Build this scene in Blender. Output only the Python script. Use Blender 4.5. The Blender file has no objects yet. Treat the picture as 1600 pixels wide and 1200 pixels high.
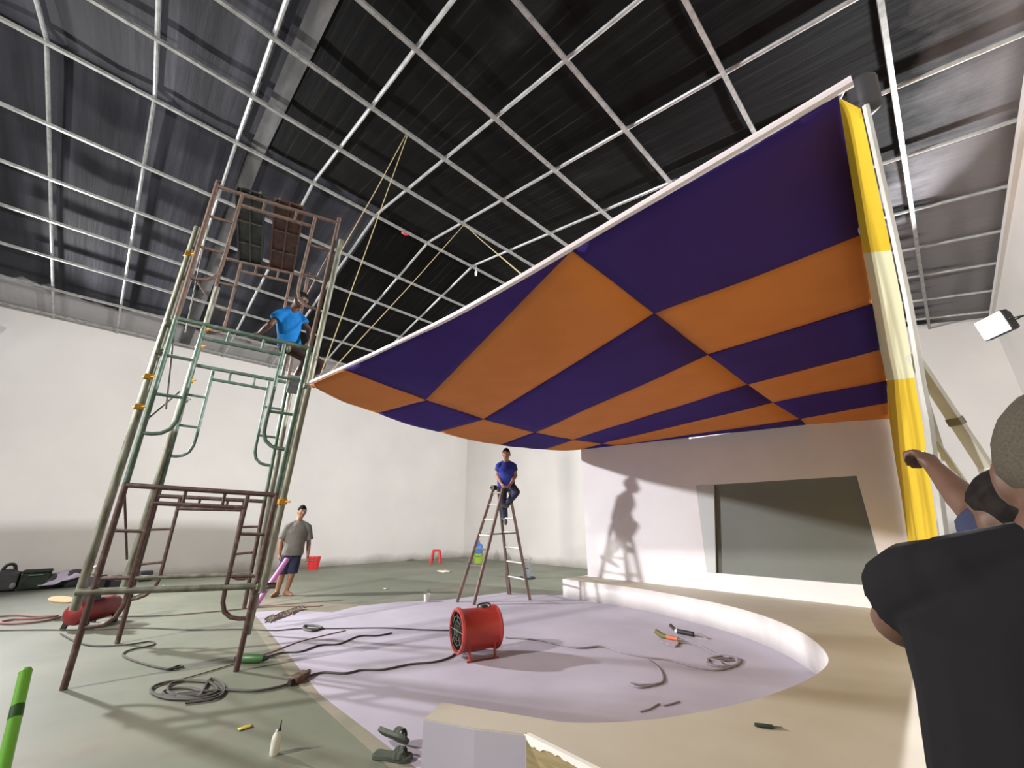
import bpy, bmesh, math, random
from mathutils import Vector, Matrix, noise
random.seed(7)
R = math.radians
C = bpy.context.scene.collection
SC = bpy.context.scene

# ------------------------------------------------------------------ camera
F, PITCH, YAW, CAMH = 628.0, R(19.0), R(46.4), 1.4          # focal length in pixels of the 1600x1200 frame
cam_d = bpy.data.cameras.new('camera'); cam = bpy.data.objects.new('camera', cam_d); C.objects.link(cam)
cam_d.sensor_fit = 'HORIZONTAL'; cam_d.sensor_width = 36.0; cam_d.lens = F / 1600 * 36
cam_d.clip_start = 0.05; cam_d.clip_end = 200
cam.location = (0, 0, CAMH); cam.rotation_euler = (R(90) + PITCH, 0, YAW)
SC.camera = cam
# ------------------------------------------------------------------ world, exposure
w = bpy.data.worlds.new('world'); SC.world = w; w.use_nodes = True
w.node_tree.nodes['Background'].inputs[0].default_value = (0.5, 0.5, 0.55, 1)
w.node_tree.nodes['Background'].inputs[1].default_value = 0.02
SC.view_settings.view_transform = 'Standard'; SC.view_settings.look = 'None'
SC.view_settings.gamma = 1.0; SC.view_settings.use_curve_mapping = False
SC.view_settings.exposure = 0.2
# ------------------------------------------------------------------ lights (each sits in a floodlight built below)
LAMPS = {   # position, aim, watts, colour, size
    'left':  ((-14.45, -3.3, 5.75), (-5.0, 5.0, 1.2), 660, (1.0, 0.985, 1.0), 0.40, 108),
    'far':   ((1.19, 10.04, 4.52), (-9.0, 2.4, 2.4), 900, (0.97, 0.97, 1.0), 0.40, 146),
    'back':  ((-6.2, -7.0, 5.95), (-5.0, 3.5, 0.6), 860, (1.0, 0.965, 0.91), 0.40, 165),
}
def area(name, loc, aim, power, col, size, spread):
    l = bpy.data.lights.new(name, 'AREA'); l.energy = power; l.color = col; l.shape = 'RECTANGLE'
    l.size = size; l.size_y = size * 0.7; l.spread = R(spread)
    o = bpy.data.objects.new(name, l); C.objects.link(o)
    d = Vector(aim) - Vector(loc); o.location = Vector(loc) + d.normalized() * 0.12
    o.rotation_euler = d.to_track_quat('-Z', 'Y').to_euler(); return o
for k, v in LAMPS.items(): area('lamp_light_' + k, *v)

# ------------------------------------------------------------------ image -> place helpers (camera calibration)
def ray(x, y):
    a, b, c = x - 800.0, -(y - 600.0), F
    up = b * math.cos(PITCH) + c * math.sin(PITCH); fw = c * math.cos(PITCH) - b * math.sin(PITCH)
    return Vector((-math.sin(YAW) * fw + math.cos(YAW) * a, math.cos(YAW) * fw + math.sin(YAW) * a, up))
CP = Vector((0, 0, CAMH))
def at(x, y, z=0.0):            # point of height z seen at a pixel
    d = ray(x, y); return CP + d * ((z - CAMH) / d.z)
def aty(x, y, Y):
    d = ray(x, y); return CP + d * (Y / d.y)
def dep(x, y, zc):              # point at axial depth zc
    return CP + ray(x, y) * (zc / F)

# ------------------------------------------------------------------ materials
def lin(c):
    return tuple(((v / 255) / 12.92 if v / 255 <= 0.04045 else ((v / 255 + 0.055) / 1.055) ** 2.4) for v in c) + (1.0,)
def new_mat(name):
    m = bpy.data.materials.new(name); m.use_nodes = True
    nt = m.node_tree; return m, nt, nt.nodes['Principled BSDF']
def nd(nt, t, **kw):
    n = nt.nodes.new(t)
    for k, v in kw.items(): setattr(n, k, v)
    return n
def mat(name, c1, rough=0.6, metal=0.0, c2=None, scale=6.0, bump=0.0, stretch=(1, 1, 1), lo=0.4, hi=0.65, detail=4, emit=0):
    m, nt, b = new_mat(name)
    b.inputs['Roughness'].default_value = rough; b.inputs['Metallic'].default_value = metal
    b.inputs['Base Color'].default_value = lin(c1)
    if rough >= .79 and metal == 0: b.inputs['Specular IOR Level'].default_value = .10
    if c2 or bump:
        tc = nd(nt, 'ShaderNodeTexCoord'); mp = nd(nt, 'ShaderNodeMapping'); mp.inputs['Scale'].default_value = stretch
        nz = nd(nt, 'ShaderNodeTexNoise'); nz.inputs['Scale'].default_value = scale; nz.inputs['Detail'].default_value = detail
        nt.links.new(tc.outputs['Object'], mp.inputs[0]); nt.links.new(mp.outputs[0], nz.inputs['Vector'])
        if c2:
            cr = nd(nt, 'ShaderNodeValToRGB'); e = cr.color_ramp.elements
            e[0].position = lo; e[0].color = lin(c1); e[1].position = hi; e[1].color = lin(c2)
            nt.links.new(nz.outputs['Fac'], cr.inputs[0]); nt.links.new(cr.outputs[0], b.inputs['Base Color'])
        if bump:
            bp = nd(nt, 'ShaderNodeBump'); bp.inputs['Strength'].default_value = bump; bp.inputs['Distance'].default_value = 0.02
            nt.links.new(nz.outputs['Fac'], bp.inputs['Height']); nt.links.new(bp.outputs[0], b.inputs['Normal'])
    if emit:
        b.inputs['Emission Color'].default_value = lin(c1); b.inputs['Emission Strength'].default_value = emit
    return m
def ramp(nt, src, stops):
    cr = nd(nt, 'ShaderNodeValToRGB'); e = cr.color_ramp.elements
    while len(e) < len(stops): e.new(0.5)
    for i, (p, c) in enumerate(stops): e[i].position = p; e[i].color = c
    nt.links.new(src, cr.inputs[0]); return cr.outputs[0]
def mth(nt, op, a, b=None):
    n = nd(nt, 'ShaderNodeMath', operation=op)
    for i, v in enumerate((a, b)):
        if v is None: continue
        if isinstance(v, (int, float)): n.inputs[i].default_value = v
        else: nt.links.new(v, n.inputs[i])
    return n.outputs[0]
def mixc(nt, f, a, b):
    n = nd(nt, 'ShaderNodeMix', data_type='RGBA')
    if isinstance(f, (int, float)): n.inputs[0].default_value = f
    else: nt.links.new(f, n.inputs[0])
    for s, v in ((6, a), (7, b)):
        if isinstance(v, tuple): n.inputs[s].default_value = v
        else: nt.links.new(v, n.inputs[s])
    return n.outputs[2]
def nz(nt, vec, scale, stretch=(1, 1, 1), detail=4, rough=0.55):
    mp = nd(nt, 'ShaderNodeMapping'); mp.inputs['Scale'].default_value = stretch; nt.links.new(vec, mp.inputs[0])
    n = nd(nt, 'ShaderNodeTexNoise'); n.inputs['Scale'].default_value = scale; n.inputs['Detail'].default_value = detail
    n.inputs['Roughness'].default_value = rough
    nt.links.new(mp.outputs[0], n.inputs['Vector']); return n.outputs['Fac']
BW = ((0, 0, 0, 1), (1, 1, 1, 1))

def wall_mat(name, c):
    m, nt, b = new_mat(name); b.inputs['Roughness'].default_value = 0.75
    tc = nd(nt, 'ShaderNodeTexCoord'); o = tc.outputs['Object']
    sp = nd(nt, 'ShaderNodeSeparateXYZ'); nt.links.new(o, sp.inputs[0])
    n1 = nz(nt, o, 0.6, detail=5)
    base = ramp(nt, n1, [(0.3, lin(tuple(int(v * 0.96) for v in c))), (0.7, lin(c))])
    # grime rising from the floor with a ragged top
    h = mth(nt, 'SUBTRACT', sp.outputs[2], mth(nt, 'MULTIPLY', nz(nt, o, 1.3, detail=6), 0.35))
    g = ramp(nt, mth(nt, 'ADD', h, 0.5), [(0.32, (0.85, 0.85, 0.85, 1)), (0.62, (0, 0, 0, 1))])
    col = mixc(nt, g, base, lin((146, 139, 130)))
    nt.links.new(col, b.inputs['Base Color'])
    bp = nd(nt, 'ShaderNodeBump'); bp.inputs['Strength'].default_value = 0.12; bp.inputs['Distance'].default_value = 0.02
    nt.links.new(nz(nt, o, 7, detail=6), bp.inputs['Height']); nt.links.new(bp.outputs[0], b.inputs['Normal'])
    return m
def ceiling_mat():
    m, nt, b = new_mat('sprayed_black_ceiling'); b.inputs['Roughness'].default_value = 0.62
    b.inputs['Specular IOR Level'].default_value = 0.10
    tc = nd(nt, 'ShaderNodeTexCoord'); o = tc.outputs['Object']
    sp = nd(nt, 'ShaderNodeSeparateXYZ'); nt.links.new(o, sp.inputs[0]); X, Y = sp.outputs[0], sp.outputs[1]
    st = nz(nt, o, 1.6, (0.12, 1.4, 0.1), detail=6)                       # streaks running down the slope
    slate = ramp(nt, st, [(0.38, lin((40, 41, 46))), (0.55, lin((54, 55, 61))), (0.75, lin((84, 84, 92)))])
    cl = nz(nt, o, 0.7, (0.5, 1, 1), detail=5)
    black = ramp(nt, cl, [(0.4, lin((7, 7, 7))), (0.62, lin((15, 15, 15))), (0.8, lin((40, 41, 42)))])
    # thin pale seams of the roof sheets, running down the slope
    wv = mth(nt, 'ABSOLUTE', mth(nt, 'SUBTRACT', mth(nt, 'FRACT', mth(nt, 'MULTIPLY', Y, 5.0)), 0.5))
    seam = mth(nt, 'MULTIPLY', ramp(nt, wv, [(0.02, (1, 1, 1, 1)), (0.07, (0, 0, 0, 1))]), ramp(nt, nz(nt, o, 2.0, (0.4, 1, 1)), [(0.42, (0, 0, 0, 1)), (0.7, (0.35, 0.35, 0.35, 1))]))
    black = mixc(nt, seam, black, lin((70, 70, 68)))
    left = mth(nt, 'LESS_THAN', mth(nt, 'ADD', Y, mth(nt, 'MULTIPLY', mth(nt, 'GREATER_THAN', -7.3, X), -2.5)), 0.45)
    col = mixc(nt, left, black, slate)
    # overspray that stops short of the side wall on the right, in bands
    rg = nz(nt, o, 1.1, (0.9, 1.0, 1), detail=6)
    rb = nz(nt, o, 1.0, (0.25, 2.4, 1), detail=4)
    far = nd(nt, 'ShaderNodeMapRange'); far.inputs[1].default_value = 6.2; far.inputs[2].default_value = 9.5; nt.links.new(Y, far.inputs[0])
    edge = mth(nt, 'ADD', mth(nt, 'ADD', mth(nt, 'MULTIPLY', X, 0.55), mth(nt, 'MULTIPLY', mth(nt, 'SUBTRACT', rg, 0.5), 0.9)), -0.12)
    band = mth(nt, 'MULTIPLY', far.outputs[0], mth(nt, 'SUBTRACT', mth(nt, 'MULTIPLY', rb, 2.2), 0.55))
    band = mth(nt, 'MULTIPLY', band, mth(nt, 'GREATER_THAN', X, -0.6))
    bare = ramp(nt, mth(nt, 'ADD', edge, band), [(0.38, (0, 0, 0, 1)), (0.75, (1, 1, 1, 1))])
    col = mixc(nt, bare, col, lin((126, 124, 127)))
    # ragged unsprayed margin along the left wall
    lw = mth(nt, 'ADD', mth(nt, 'MULTIPLY', mth(nt, 'ADD', X, 13.35), -0.9), mth(nt, 'MULTIPLY', mth(nt, 'SUBTRACT', nz(nt, o, 1.7, detail=7), 0.5), 1.1))
    lm = ramp(nt, lw, [(0.42, (0, 0, 0, 1)), (0.56, (1, 1, 1, 1))])
    col = mixc(nt, lm, col, lin((176, 174, 176)))
    nt.links.new(col, b.inputs['Base Color'])
    bp = nd(nt, 'ShaderNodeBump'); bp.inputs['Strength'].default_value = 0.5; bp.inputs['Distance'].default_value = 0.06
    nt.links.new(st, bp.inputs['Height']); nt.links.new(bp.outputs[0], b.inputs['Normal'])
    return m
def floor_mat():
    m, nt, b = new_mat('green_grey_concrete'); b.inputs['Roughness'].default_value = 0.55
    tc = nd(nt, 'ShaderNodeTexCoord'); o = tc.outputs['Object']
    n1 = nz(nt, o, 0.55, detail=6, rough=0.6); n2 = nz(nt, o, 2.2, (1, 1, 1), detail=6)
    sp = nd(nt, 'ShaderNodeSeparateXYZ'); nt.links.new(o, sp.inputs[0])
    g = ramp(nt, n1, [(0.35, lin((102, 107, 88))), (0.55, lin((120, 124, 108))), (0.72, lin((136, 131, 113)))])
    gr = ramp(nt, n1, [(0.35, lin((76, 78, 76))), (0.7, lin((92, 93, 91)))])
    t = nd(nt, 'ShaderNodeMapRange'); t.inputs[1].default_value = -1.6; t.inputs[2].default_value = 1.0
    nt.links.new(mth(nt, 'ADD', sp.outputs[1], mth(nt, 'MULTIPLY', n1, 0.6)), t.inputs[0])
    col = mixc(nt, t.outputs[0], gr, g)
    dirt = ramp(nt, n2, [(0.50, (0, 0, 0, 1)), (0.72, (0.6, 0.6, 0.6, 1))])
    col = mixc(nt, dirt, col, lin((100, 97, 85)))
    nt.links.new(col, b.inputs['Base Color']); return m

M = {}
M['wall'] = wall_mat('white_painted_plaster', (226, 222, 218))
M['ceiling'] = ceiling_mat()
M['floor'] = floor_mat()
M['lilac'] = mat('lilac_floor_paint', (190, 184, 199), 0.6, c2=(170, 164, 178), scale=0.9, detail=6, lo=0.35, hi=0.7)
M['beige'] = mat('beige_paint_margin', (146, 138, 121), 0.7, c2=(132, 128, 112), scale=2.5)
M['cream'] = mat('cream_board', (192, 185, 169), 0.6, c2=(184, 176, 159), scale=1.4, detail=5)
M['riser'] = mat('white_riser_board', (226, 222, 220), 0.5, c2=(208, 203, 202), scale=1.5)
M['tan'] = mat('raw_board_edge', (158, 143, 108), 0.8, c2=(142, 127, 94), scale=9, stretch=(1, 1, 6))
M['white'] = mat('white_paint', (235, 232, 226), 0.5)
M['stagewall'] = mat('stage_board', (236, 233, 236), 0.7, c2=(231, 227, 230), scale=1.2)
M['screen'] = mat('grey_green_screen', (116, 120, 114), 0.6, c2=(110, 114, 108), scale=1.0)
M['litstrip'] = mat('pale_grey_lit_strip', (196, 200, 200), 0.6)  # pale tone stands in for light on the screen's left end
M['bar'] = mat('galvanised_bar', (168, 169, 166), 0.45, 0.35, c2=(140, 141, 138), scale=12)
M['bar2'] = mat('bright_galvanised_tube', (196, 198, 198), 0.35, 0.5, c2=(170, 172, 172), scale=9)
M['beam'] = mat('grey_primed_beam', (72, 73, 74), 0.7, c2=(98, 98, 98), scale=3, stretch=(0.4, 2, 1))
M['purple'] = mat('purple_fabric', (66, 47, 124), 0.85, c2=(63, 44, 118), scale=2, bump=0.06)
M['orange'] = mat('orange_fabric', (214, 136, 78), 0.85, c2=(208, 131, 74), scale=2, bump=0.06)
M['yellow'] = mat('yellow_fabric', (230, 196, 60), 0.8, c2=(225, 190, 55), scale=3, bump=0.05)
M['pale'] = mat('pale_yellow_fabric', (226, 224, 186), 0.8)
M['hem'] = mat('white_hem', (232, 222, 226), 0.7)
M['timber'] = mat('whitewashed_timber', (222, 220, 214), 0.7, c2=(180, 178, 172), scale=7, stretch=(1, 1, 0.3))
M['brown'] = mat('maroon_frame_paint', (88, 66, 62), 0.55, 0.2, c2=(118, 106, 98), scale=14, lo=0.5, hi=0.75)
M['green'] = mat('green_frame_paint', (84, 108, 94), 0.5, 0.2, c2=(126, 136, 126), scale=12, lo=0.5, hi=0.72)
M['rust'] = mat('rusty_frame', (116, 94, 82), 0.65, 0.2, c2=(92, 78, 70), scale=16)
M['galv'] = mat('weathered_pole', (148, 150, 134), 0.5, 0.3, c2=(100, 98, 86), scale=7, stretch=(3, 3, 0.6))
M['dull'] = mat('dull_steel', (104, 102, 90), 0.5, 0.4, c2=(136, 136, 122), scale=8)
M['clampy'] = mat('yellow_coupler', (214, 160, 40), 0.5, 0.1)
M['deck1'] = mat('dark_steel_deck', (60, 64, 66), 0.6, 0.2, c2=(80, 84, 84), scale=8)
M['deck2'] = mat('rusty_brown_deck', (88, 66, 62), 0.7, 0.1, c2=(106, 80, 74), scale=8)
M['plank'] = mat('grey_plank', (110, 118, 118), 0.7, c2=(138, 144, 142), scale=6)
M['ladder'] = mat('weathered_wood_rail', (128, 104, 96), 0.7, c2=(98, 86, 78), scale=10, stretch=(1, 1, 0.4))
M['alu'] = mat('aluminium_rung', (214, 212, 206), 0.35, 0.4)
M['red'] = mat('red_enamel', (172, 56, 50), 0.4, 0.0, c2=(134, 66, 56), scale=4, lo=.5, hi=.75)
M['darkred'] = mat('dull_red_enamel', (138, 40, 40), 0.5, c2=(112, 34, 36), scale=6)
M['black'] = mat('black_rubber', (34, 34, 34), 0.6)
M['dark'] = mat('dark_grey_plastic', (62, 62, 66), 0.6, c2=(48, 48, 52), scale=6)
M['darkgreen'] = mat('dark_olive_canvas', (58, 66, 58), 0.8, c2=(44, 50, 46), scale=8)
M['cable'] = mat('dark_cable', (70, 66, 62), 0.6)
M['cable2'] = mat('grey_cable', (138, 130, 136), 0.6)
M['cable3'] = mat('brown_cord', (134, 116, 104), 0.7)
M['pinkhose'] = mat('dusty_red_hose', (140, 100, 96), 0.7)
M['rope'] = mat('straw_rope', (188, 174, 132), 0.8)
M['skin'] = mat('tan_skin', (168, 124, 100), 0.55, c2=(154, 110, 86), scale=9)
M['skin2'] = mat('brown_skin', (100, 72, 56), 0.55, c2=(88, 62, 48), scale=12)
M['hair'] = mat('dark_hair', (28, 25, 24), 0.85, c2=(40, 36, 33), scale=40)
M['hairgrey'] = mat('short_greying_hair', (86, 80, 70), 0.95, c2=(76, 70, 61), scale=260)
M['blue'] = mat('bright_blue_cotton', (34, 120, 190), 0.85, c2=(28, 104, 170), scale=6, bump=0.2)
M['royal'] = mat('royal_blue_cotton', (62, 72, 158), 0.85, c2=(52, 62, 140), scale=6, bump=0.2)
M['greytee'] = mat('grey_cotton', (132, 130, 124), 0.9, c2=(118, 116, 112), scale=7, bump=0.2)
M['charcoal'] = mat('charcoal_cotton', (31, 30, 32), 0.9, c2=(27, 26, 28), scale=4, bump=0.8, stretch=(1, 1, .5))
M['navy'] = mat('navy_cotton', (52, 56, 78), 0.9, c2=(64, 68, 88), scale=7, bump=0.2)
M['browncloth'] = mat('dark_brown_cotton', (66, 52, 48), 0.9, c2=(54, 44, 40), scale=7, bump=0.2)
M['denim'] = mat('faded_denim', (72, 74, 96), 0.9, c2=(58, 60, 80), scale=9, bump=0.2)
M['shoe'] = mat('grey_shoe', (96, 90, 84), 0.8)
M['eye'] = mat('eye_white', (214, 208, 200), 0.3); M['iris'] = mat('dark_iris', (30, 22, 18), 0.3)
M['lip'] = mat('lip', (130, 78, 68), 0.6)
M['pink'] = mat('pink_plastic', (212, 134, 204), 0.5); M['lime'] = mat('bright_green_plastic', (118, 186, 66), 0.35)
M['limedark'] = mat('dark_green_band', (48, 88, 36), 0.4)
M['greentool'] = mat('green_tool_casing', (64, 108, 60), 0.45); M['brownbox'] = mat('brown_bakelite', (110, 84, 58), 0.5, c2=(80, 58, 48), scale=12)
M['sandal'] = mat('grey_green_rubber', (88, 94, 84), 0.8, c2=(76, 82, 74), scale=20)
M['bottle'] = mat('milky_plastic', (226, 224, 212), 0.4); M['tanwood'] = mat('plywood_disc', (190, 160, 122), 0.7)
M['bucketred'] = mat('red_plastic', (214, 50, 54), 0.4); M['bluepl'] = mat('blue_plastic', (70, 120, 196), 0.4)
M['limepl'] = mat('lime_plastic', (150, 180, 70), 0.4); M['greypl'] = mat('grey_plastic', (120, 124, 126), 0.5)
M['tarp'] = mat('pale_lilac_tarp', (186, 176, 198), 0.5); M['paper'] = mat('crumpled_paper', (224, 220, 204), 0.8)
M['scrap'] = mat('yellow_scrap', (200, 180, 80), 0.7); M['olive'] = mat('olive_plastic', (110, 108, 62), 0.6)
M['orangepl'] = mat('orange_plastic', (200, 110, 70), 0.6)
M['lampbody'] = mat('lamp_housing', (40, 40, 42), 0.5); M['lampglow'] = mat('lamp_glass', (250, 250, 255), 0.3, emit=14)
M['scuff'] = mat('grey_scuff', (184, 174, 152), 0.8)

# ------------------------------------------------------------------ mesh builder
class MB:
    def __init__(s): s.v = []; s.f = []; s.mi = []; s.cur = 0
    def add(s, vs, fs):
        n = len(s.v); s.v += [Vector(v) for v in vs]
        for f in fs: s.f.append([i + n for i in f]); s.mi.append(s.cur)
        return s
    def box(s, c, size, ax=None):
        c = Vector(c); a, b, d = [v / 2 for v in size]; ax = ax or (Vector((1, 0, 0)), Vector((0, 1, 0)), Vector((0, 0, 1)))
        vs = [c + ax[0] * (a * i) + ax[1] * (b * j) + ax[2] * (d * k) for i in (-1, 1) for j in (-1, 1) for k in (-1, 1)]
        return s.add(vs, [(0, 1, 3, 2), (4, 6, 7, 5), (0, 4, 5, 1), (2, 3, 7, 6), (0, 2, 6, 4), (1, 5, 7, 3)])
    def beam(s, p, q, w_, h_, up=(0, 0, 1)):
        p, q = Vector(p), Vector(q); d = (q - p); L = d.length; d.normalize(); u = Vector(up)
        sd = d.cross(u); sd = sd.normalized() if sd.length > 1e-4 else Vector((1, 0, 0)); u = sd.cross(d)
        return s.box((p + q) / 2, (L, w_, h_), (d, sd, u))
    def tube(s, pts, r, n=8, cap=True, rs=None):
        pts = [Vector(p) for p in pts]; rings = []; prev = None
        for i, p in enumerate(pts):
            t = (pts[min(i + 1, len(pts) - 1)] - pts[max(i - 1, 0)]).normalized()
            if prev is None:
                a = Vector((0, 0, 1)) if abs(t.z) < 0.9 else Vector((1, 0, 0)); u = t.cross(a).normalized()
            else:
                u = prev - t * prev.dot(t); u = u.normalized() if u.length > 1e-6 else t.orthogonal().normalized()
            prev = u; v = t.cross(u); rr = rs[i] if rs else r
            rings.append([p + (u * math.cos(2 * math.pi * k / n) + v * math.sin(2 * math.pi * k / n)) * rr for k in range(n)])
        return s.rings(rings, cap)
    def rings(s, rings, cap=True):
        n = len(rings[0]); vs = [p for r in rings for p in r]; fs = []
        for i in range(len(rings) - 1):
            for k in range(n):
                k2 = (k + 1) % n; fs.append((i * n + k, i * n + k2, (i + 1) * n + k2, (i + 1) * n + k))
        if cap: fs.append(tuple(range(n))[::-1]); fs.append(tuple((len(rings) - 1) * n + k for k in range(n)))
        return s.add(vs, fs)
    def lathe(s, prof, o, axis=(0, 0, 1), n=24, cap=True):     # prof: (radius, height)
        o = Vector(o); a = Vector(axis).normalized(); u = a.orthogonal().normalized(); v = a.cross(u)
        return s.rings([[o + a * h + (u * math.cos(2 * math.pi * k / n) + v * math.sin(2 * math.pi * k / n)) * max(r, 1e-4) for k in range(n)] for r, h in prof], cap)
    def ball(s, c, r, ax=None, n=14, m=9):
        c = Vector(c); r = (r, r, r) if isinstance(r, (int, float)) else r
        ax = ax or (Vector((1, 0, 0)), Vector((0, 1, 0)), Vector((0, 0, 1)))
        rg = []
        for i in range(m + 1):
            th = math.pi * (0.02 + 0.96 * i / m)
            rg.append([c + ax[0] * (r[0] * math.sin(th) * math.cos(2 * math.pi * k / n)) + ax[1] * (r[1] * math.sin(th) * math.sin(2 * math.pi * k / n)) - ax[2] * (r[2] * math.cos(th)) for k in range(n)])
        return s.rings(rg)
    def cap(s, p, q, r1, r2, n=12):                            # tapered capsule
        p, q = Vector(p), Vector(q); t = (q - p).normalized()
        pts, rs = [], []
        for a in (-80, -50, -22): pts.append(p + t * (r1 * math.sin(R(a)))); rs.append(r1 * math.cos(R(a)))
        pts.append(p); rs.append(r1); pts.append(q); rs.append(r2)
        for a in (22, 50, 80): pts.append(q + t * (r2 * math.sin(R(a)))); rs.append(r2 * math.cos(R(a)))
        return s.tube(pts, 0, n, True, rs)
    def loft(s, secs, n=20):                                   # secs: centre, side vec, fwd vec, rx, ry
        return s.rings([[Vector(c) + Vector(sd) * (rx * math.cos(2 * math.pi * k / n)) + Vector(fw) * (ry * math.sin(2 * math.pi * k / n)) for k in range(n)] for c, sd, fw, rx, ry in secs])
    def prism(s, poly, z0, z1):
        n = len(poly); vs = [(x, y, z0) for x, y in poly] + [(x, y, z1) for x, y in poly]
        fs = [tuple(range(n))[::-1], tuple(range(n, 2 * n))] + [(i, (i + 1) % n, n + (i + 1) % n, n + i) for i in range(n)]
        return s.add(vs, fs)

ORG = {}
def wloc(o): return ORG.get(o.name, Vector((0, 0, 0)))
def base_name(n): return n
def build(name, mb, m, parent=None, smooth=True, loc=None, bevel=0.0, angle=40):
    me = bpy.data.meshes.new(name); o = bpy.data.objects.new(name, me); C.objects.link(o)
    if parent is not None: o.parent = parent; org = wloc(parent)
    else: org = Vector(loc) if loc is not None else Vector((0, 0, 0)); o.location = org
    ORG[o.name] = org
    me.from_pydata([tuple(v - org) for v in mb.v], [], mb.f)
    for mm in (m if isinstance(m, (list, tuple)) else [m]): me.materials.append(M[mm] if isinstance(mm, str) else mm)
    if isinstance(m, (list, tuple)):
        for p, i in zip(me.polygons, mb.mi): p.material_index = i
    bm = bmesh.new(); bm.from_mesh(me); bmesh.ops.recalc_face_normals(bm, faces=bm.faces)
    if smooth:
        for f in bm.faces: f.smooth = True
        for e in bm.edges:
            if len(e.link_faces) == 2 and e.calc_face_angle(0) > R(angle): e.smooth = False
    bm.to_mesh(me); bm.free()
    if bevel:
        b = o.modifiers.new('bevel', 'BEVEL'); b.width = bevel; b.segments = 2; b.limit_method = 'ANGLE'; b.angle_limit = R(40)
    return o
def thing(name, label, cat, loc, group=None):
    o = bpy.data.objects.new(name, None); C.objects.link(o); o.location = loc; o.empty_display_size = 0.1
    ORG[o.name] = Vector(loc); o['label'] = label; o['category'] = cat
    if group: o['group'] = group
    return o
def sub(name, parent):
    o = bpy.data.objects.new(name, None); C.objects.link(o); o.parent = parent; ORG[o.name] = wloc(parent).copy(); return o
def tag(o, label, cat, group=None, kind=None):
    if label: o['label'] = label
    if cat: o['category'] = cat
    if group: o['group'] = group
    if kind: o['kind'] = kind
    return o
def struct(name, mb, m, parent=None, **kw):
    o = build(name, mb, m, parent, **kw)
    if parent is None: o['kind'] = 'structure'
    return o
def spline(pts, k=6):
    pts = [Vector(p) for p in pts]; out = []
    for i in range(len(pts) - 1):
        p0, p1, p2, p3 = pts[max(i - 1, 0)], pts[i], pts[i + 1], pts[min(i + 2, len(pts) - 1)]
        for j in range(k):
            t = j / k
            out.append(0.5 * ((2 * p1) + (p2 - p0) * t + (2 * p0 - 5 * p1 + 4 * p2 - p3) * t * t + (3 * p1 - p0 - 3 * p2 + p3) * t ** 3))
    out.append(pts[-1]); return out

# ================================================================== THE SETTING
X0, X1, Y0, Y1, YJ = -15.0, 1.72, -10.5, 14.6, 11.4
RX, RZ, SL = -7.45, 7.95, 0.209
def roof(x): return RZ - SL * (x - RX) if x > RX else RZ + SL * (x - RX)
floor = struct('floor', MB().box(((X0 + X1) / 2, (Y0 + Y1) / 2, -0.06), (X1 - X0 + .4, Y1 - Y0 + .4, .12)), 'floor', smooth=False)
# painted lilac field with its beige margin
lil = [at(395, 957), at(440, 1010), at(500, 1085), at(575, 1142), at(650, 1200)]
lil = [(p.x, p.y) for p in lil] + [(-1.9, 1.70), (-1.75, 1.9), (-1.5, 2.5)]
lil += [(-.6, 4.2), (-1.0, 5.8), (-2.0, 6.8), (-3.6, 7.2), (-5.7, 7.3), (-6.35, 6.7)]
lil += [(p.x, p.y) for p in (at(790, 926), at(700, 937), at(620, 941), at(560, 947), at(520, 957), at(470, 955), at(430, 954))]
bei = [at(380, 935), at(400, 985), at(455, 1060), at(545, 1142), at(610, 1200)]
bei = [(p.x, p.y) for p in bei] + [(-2.4, 1.48), (-2.2, 1.9), (-4, 3)] + [(p.x, p.y) for p in (at(560, 944), at(520, 944), at(450, 936))]
struct('paint_margin', MB().prism(bei, 0, 0.0015), 'beige', floor, smooth=False)
struct('painted_area', MB().prism(lil, 0, 0.003), 'lilac', floor, smooth=False)
# walls
struct('wall_left', MB().box((X0 - .1, (Y0 + YJ) / 2, 3.3), (.2, YJ - Y0 + .4, 6.6)), 'wall', smooth=False)
struct('wall_end', MB().box(((X0 - 4.0) / 2, YJ + .1, 4.1), (-4.0 - X0, .2, 8.2)).box((-4.1, (YJ + .2 + Y1) / 2, 3.9), (.2, Y1 - YJ - .2, 7.8)), 'wall', smooth=False)
struct('wall_far', MB().box(((X1 - 4.0) / 2, Y1 + .1, 3.7), (X1 + 4.0 + .38, .2, 7.4)), 'wall', smooth=False)
struct('wall_right', MB().box((X1 + .1, (Y0 + Y1) / 2, 3.15), (.2, Y1 - Y0 + .4, 6.3)), 'wall', smooth=False)
struct('wall_back', MB().box(((X0 + X1) / 2, Y0 - .1, 4.1), (X1 - X0 + .4, .2, 8.2)), 'wall', smooth=False)
# ceiling: two slopes of sprayed roof sheet, with gentle sag between the bars
mb = MB(); nx, ny = 60, 80; OFF = 0.17
xs = [X0 - .1 + (X1 - X0 + .2) * i / nx for i in range(nx + 1)] + [RX]; xs.sort()
ys = [Y0 - .1 + (Y1 - Y0 + .2) * j / ny for j in range(ny + 1)]
vs = [(x, y, roof(x) + OFF + 0.05 * (noise.noise(Vector((x * .25, y * 1.1, 0))))) for x in xs for y in ys]
nyy = len(ys); mb.add(vs, [(i * nyy + j, (i + 1) * nyy + j, (i + 1) * nyy + j + 1, i * nyy + j + 1) for i in range(len(xs) - 1) for j in range(nyy - 1)])
ceil = struct('ceiling', mb, 'ceiling')
s_ = ceil.modifiers.new('thick', 'SOLIDIFY'); s_.thickness = 0.08; s_.offset = 0
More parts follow.
